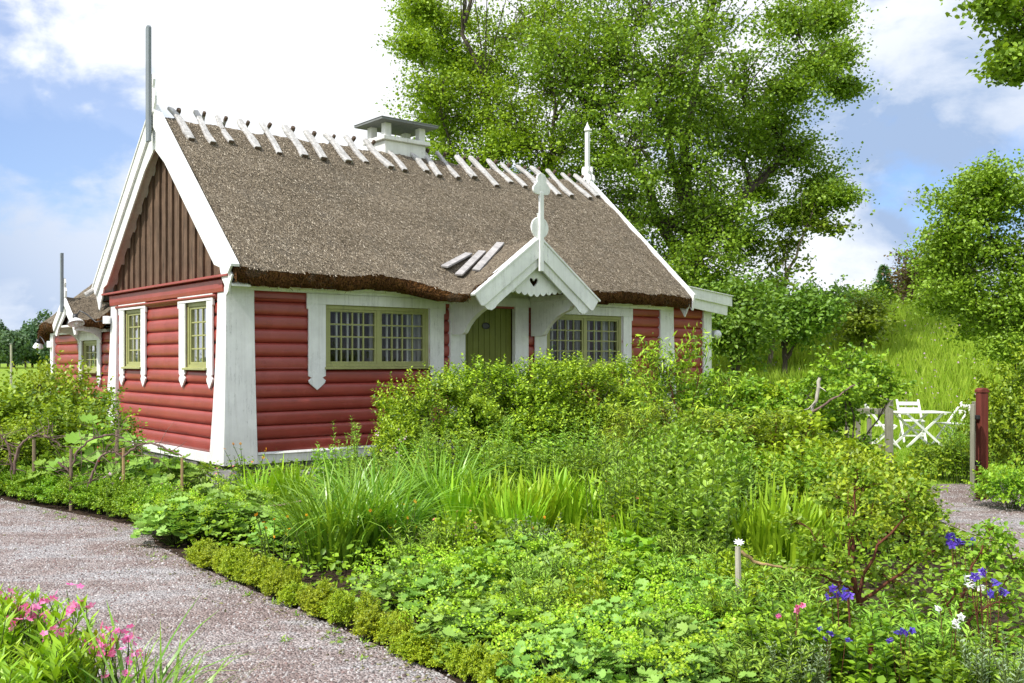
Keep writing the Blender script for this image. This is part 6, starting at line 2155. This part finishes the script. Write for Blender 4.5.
RG = 'low twig rails in the centre bed'
twig('twig_rail', line([(212, 503), (245, 506), (275, 506), (302, 501)], 9.6), .011, 'twig_wood', 'bent twig rail near the cottage corner, left of the daylilies', 'twig rail', RG, 0, 11)
twig('twig_rail', line([(446, 534), (470, 535), (500, 538), (512, 537)], 8.3), .010, 'twig_wood', 'short twig rail right of the daylilies', 'twig rail', RG, 0, 12)
twig('twig_rail', line([(528, 544), (560, 546), (585, 543), (602, 544), (628, 538)], 7.9), .012, 'pale_stake', 'longer twig rail in front of the lime iris patch', 'twig rail', RG, 0, 13)
twig('twig_rail', line([(741, 551), (757, 564), (785, 568), (830, 572), (868, 571)], 6.1), .010, 'stake_wood', 'thin yellow-brown twig rail running from the forked stake to the tall rose', 'twig rail', RG, 0, 14)
stake(476, 8.3, .32, 'short peg carrying the short twig rail', 'twig_wood', .014, 'rail_peg')
stake(541, 7.9, .30, 'forked pale peg carrying the longer twig rail', 'pale_stake', .018, 'rail_peg')
stake(255, 9.6, .27, 'dark short peg under the bent twig rail near the cottage', 'bark_dark', .012, 'rail_peg')
# the forked stake with a daisy
p = at(738.5, 5.8)
t = tag(empty('garden_stake', (p.x, p.y, 0)), 'pale upright stake with a white daisy at its tip in the right foreground', 'stake')
m = MB(); m.tube([(.06, 0, -.02), (.035, 0, .10), (.005, 0, .25), (.008, .0, .30)], [.011, .012, .009, .011], 8); m.build('stake_foot', 'vine_wood', t, smooth=True)
m = MB(); m.tube([(.008, 0, .29), (.002, 0, .33), (-.002, 0, .46), (-.004, 0, .60)], [.011, .018, .0175, .016], 10); m.build('stake_shaft', 'pale_stake', t)
V, F = scat(T_STAR8, np.array([[0, -.01, .625]]), np.array([[1, 0, .1]]), np.array([[0, -.5, .85]]), np.array([.07]))
tag(link('daisy', np_mesh('daisy', V + np.array([p.x, p.y, 0]), F), 'flower_white'), 'white daisy bloom on top of the pale upright stake', 'flower')
stake(871, 4.75, .33, 'reddish bare stick rising at the bottom edge, right foreground', 'stem_red', .013)
twig('pale_branch', line([(800, 470), (806, 430), (815, 400), (820, 378)], 13.2), .028, 'pale_stake', 'pale bare leaning branch among the rose shrubs', 'branch', None, 3, 21)
twig('dead_branch', line([(812, 412), (835, 398), (855, 385)], 13.0), .014, 'vine_wood', 'thin dark branch crossing behind the pale leaning branch', 'branch', None, 0, 22)

# big stones at the cottage corner
for k, (px, Y, r, lab) in enumerate(((207, 12.6, .17, 'grey field stone at the foot of the cottage corner, left'), (222, 13.2, .22, 'large grey field stone under the corner post'), (318, 13.9, .20, 'grey field stone at the plinth behind the daylilies'), (150, 9.62, .10, 'flat pale stone between the hedge end and the bed corner'))):
    bm = bmesh.new(); bmesh.ops.create_icosphere(bm, subdivisions=3, radius=1)
    for v in bm.verts:
        n_ = mnoise.noise(v.co * 1.3 + Vector((k * 5, 0, 0))) * .3
        v.co = v.co * (1 + n_); v.co = Vector((v.co.x * r * 1.3, v.co.y * r, v.co.z * r * .7))
    me = bpy.data.meshes.new('field_stone'); bm.to_mesh(me); bm.free()
    me.polygons.foreach_set('use_smooth', np.ones(len(me.polygons), dtype=bool))
    o = link('field_stone', me, 'field_stone'); p = at(px, Y); o.location = (p.x, p.y, r * .3); tag(o, lab, 'stone')
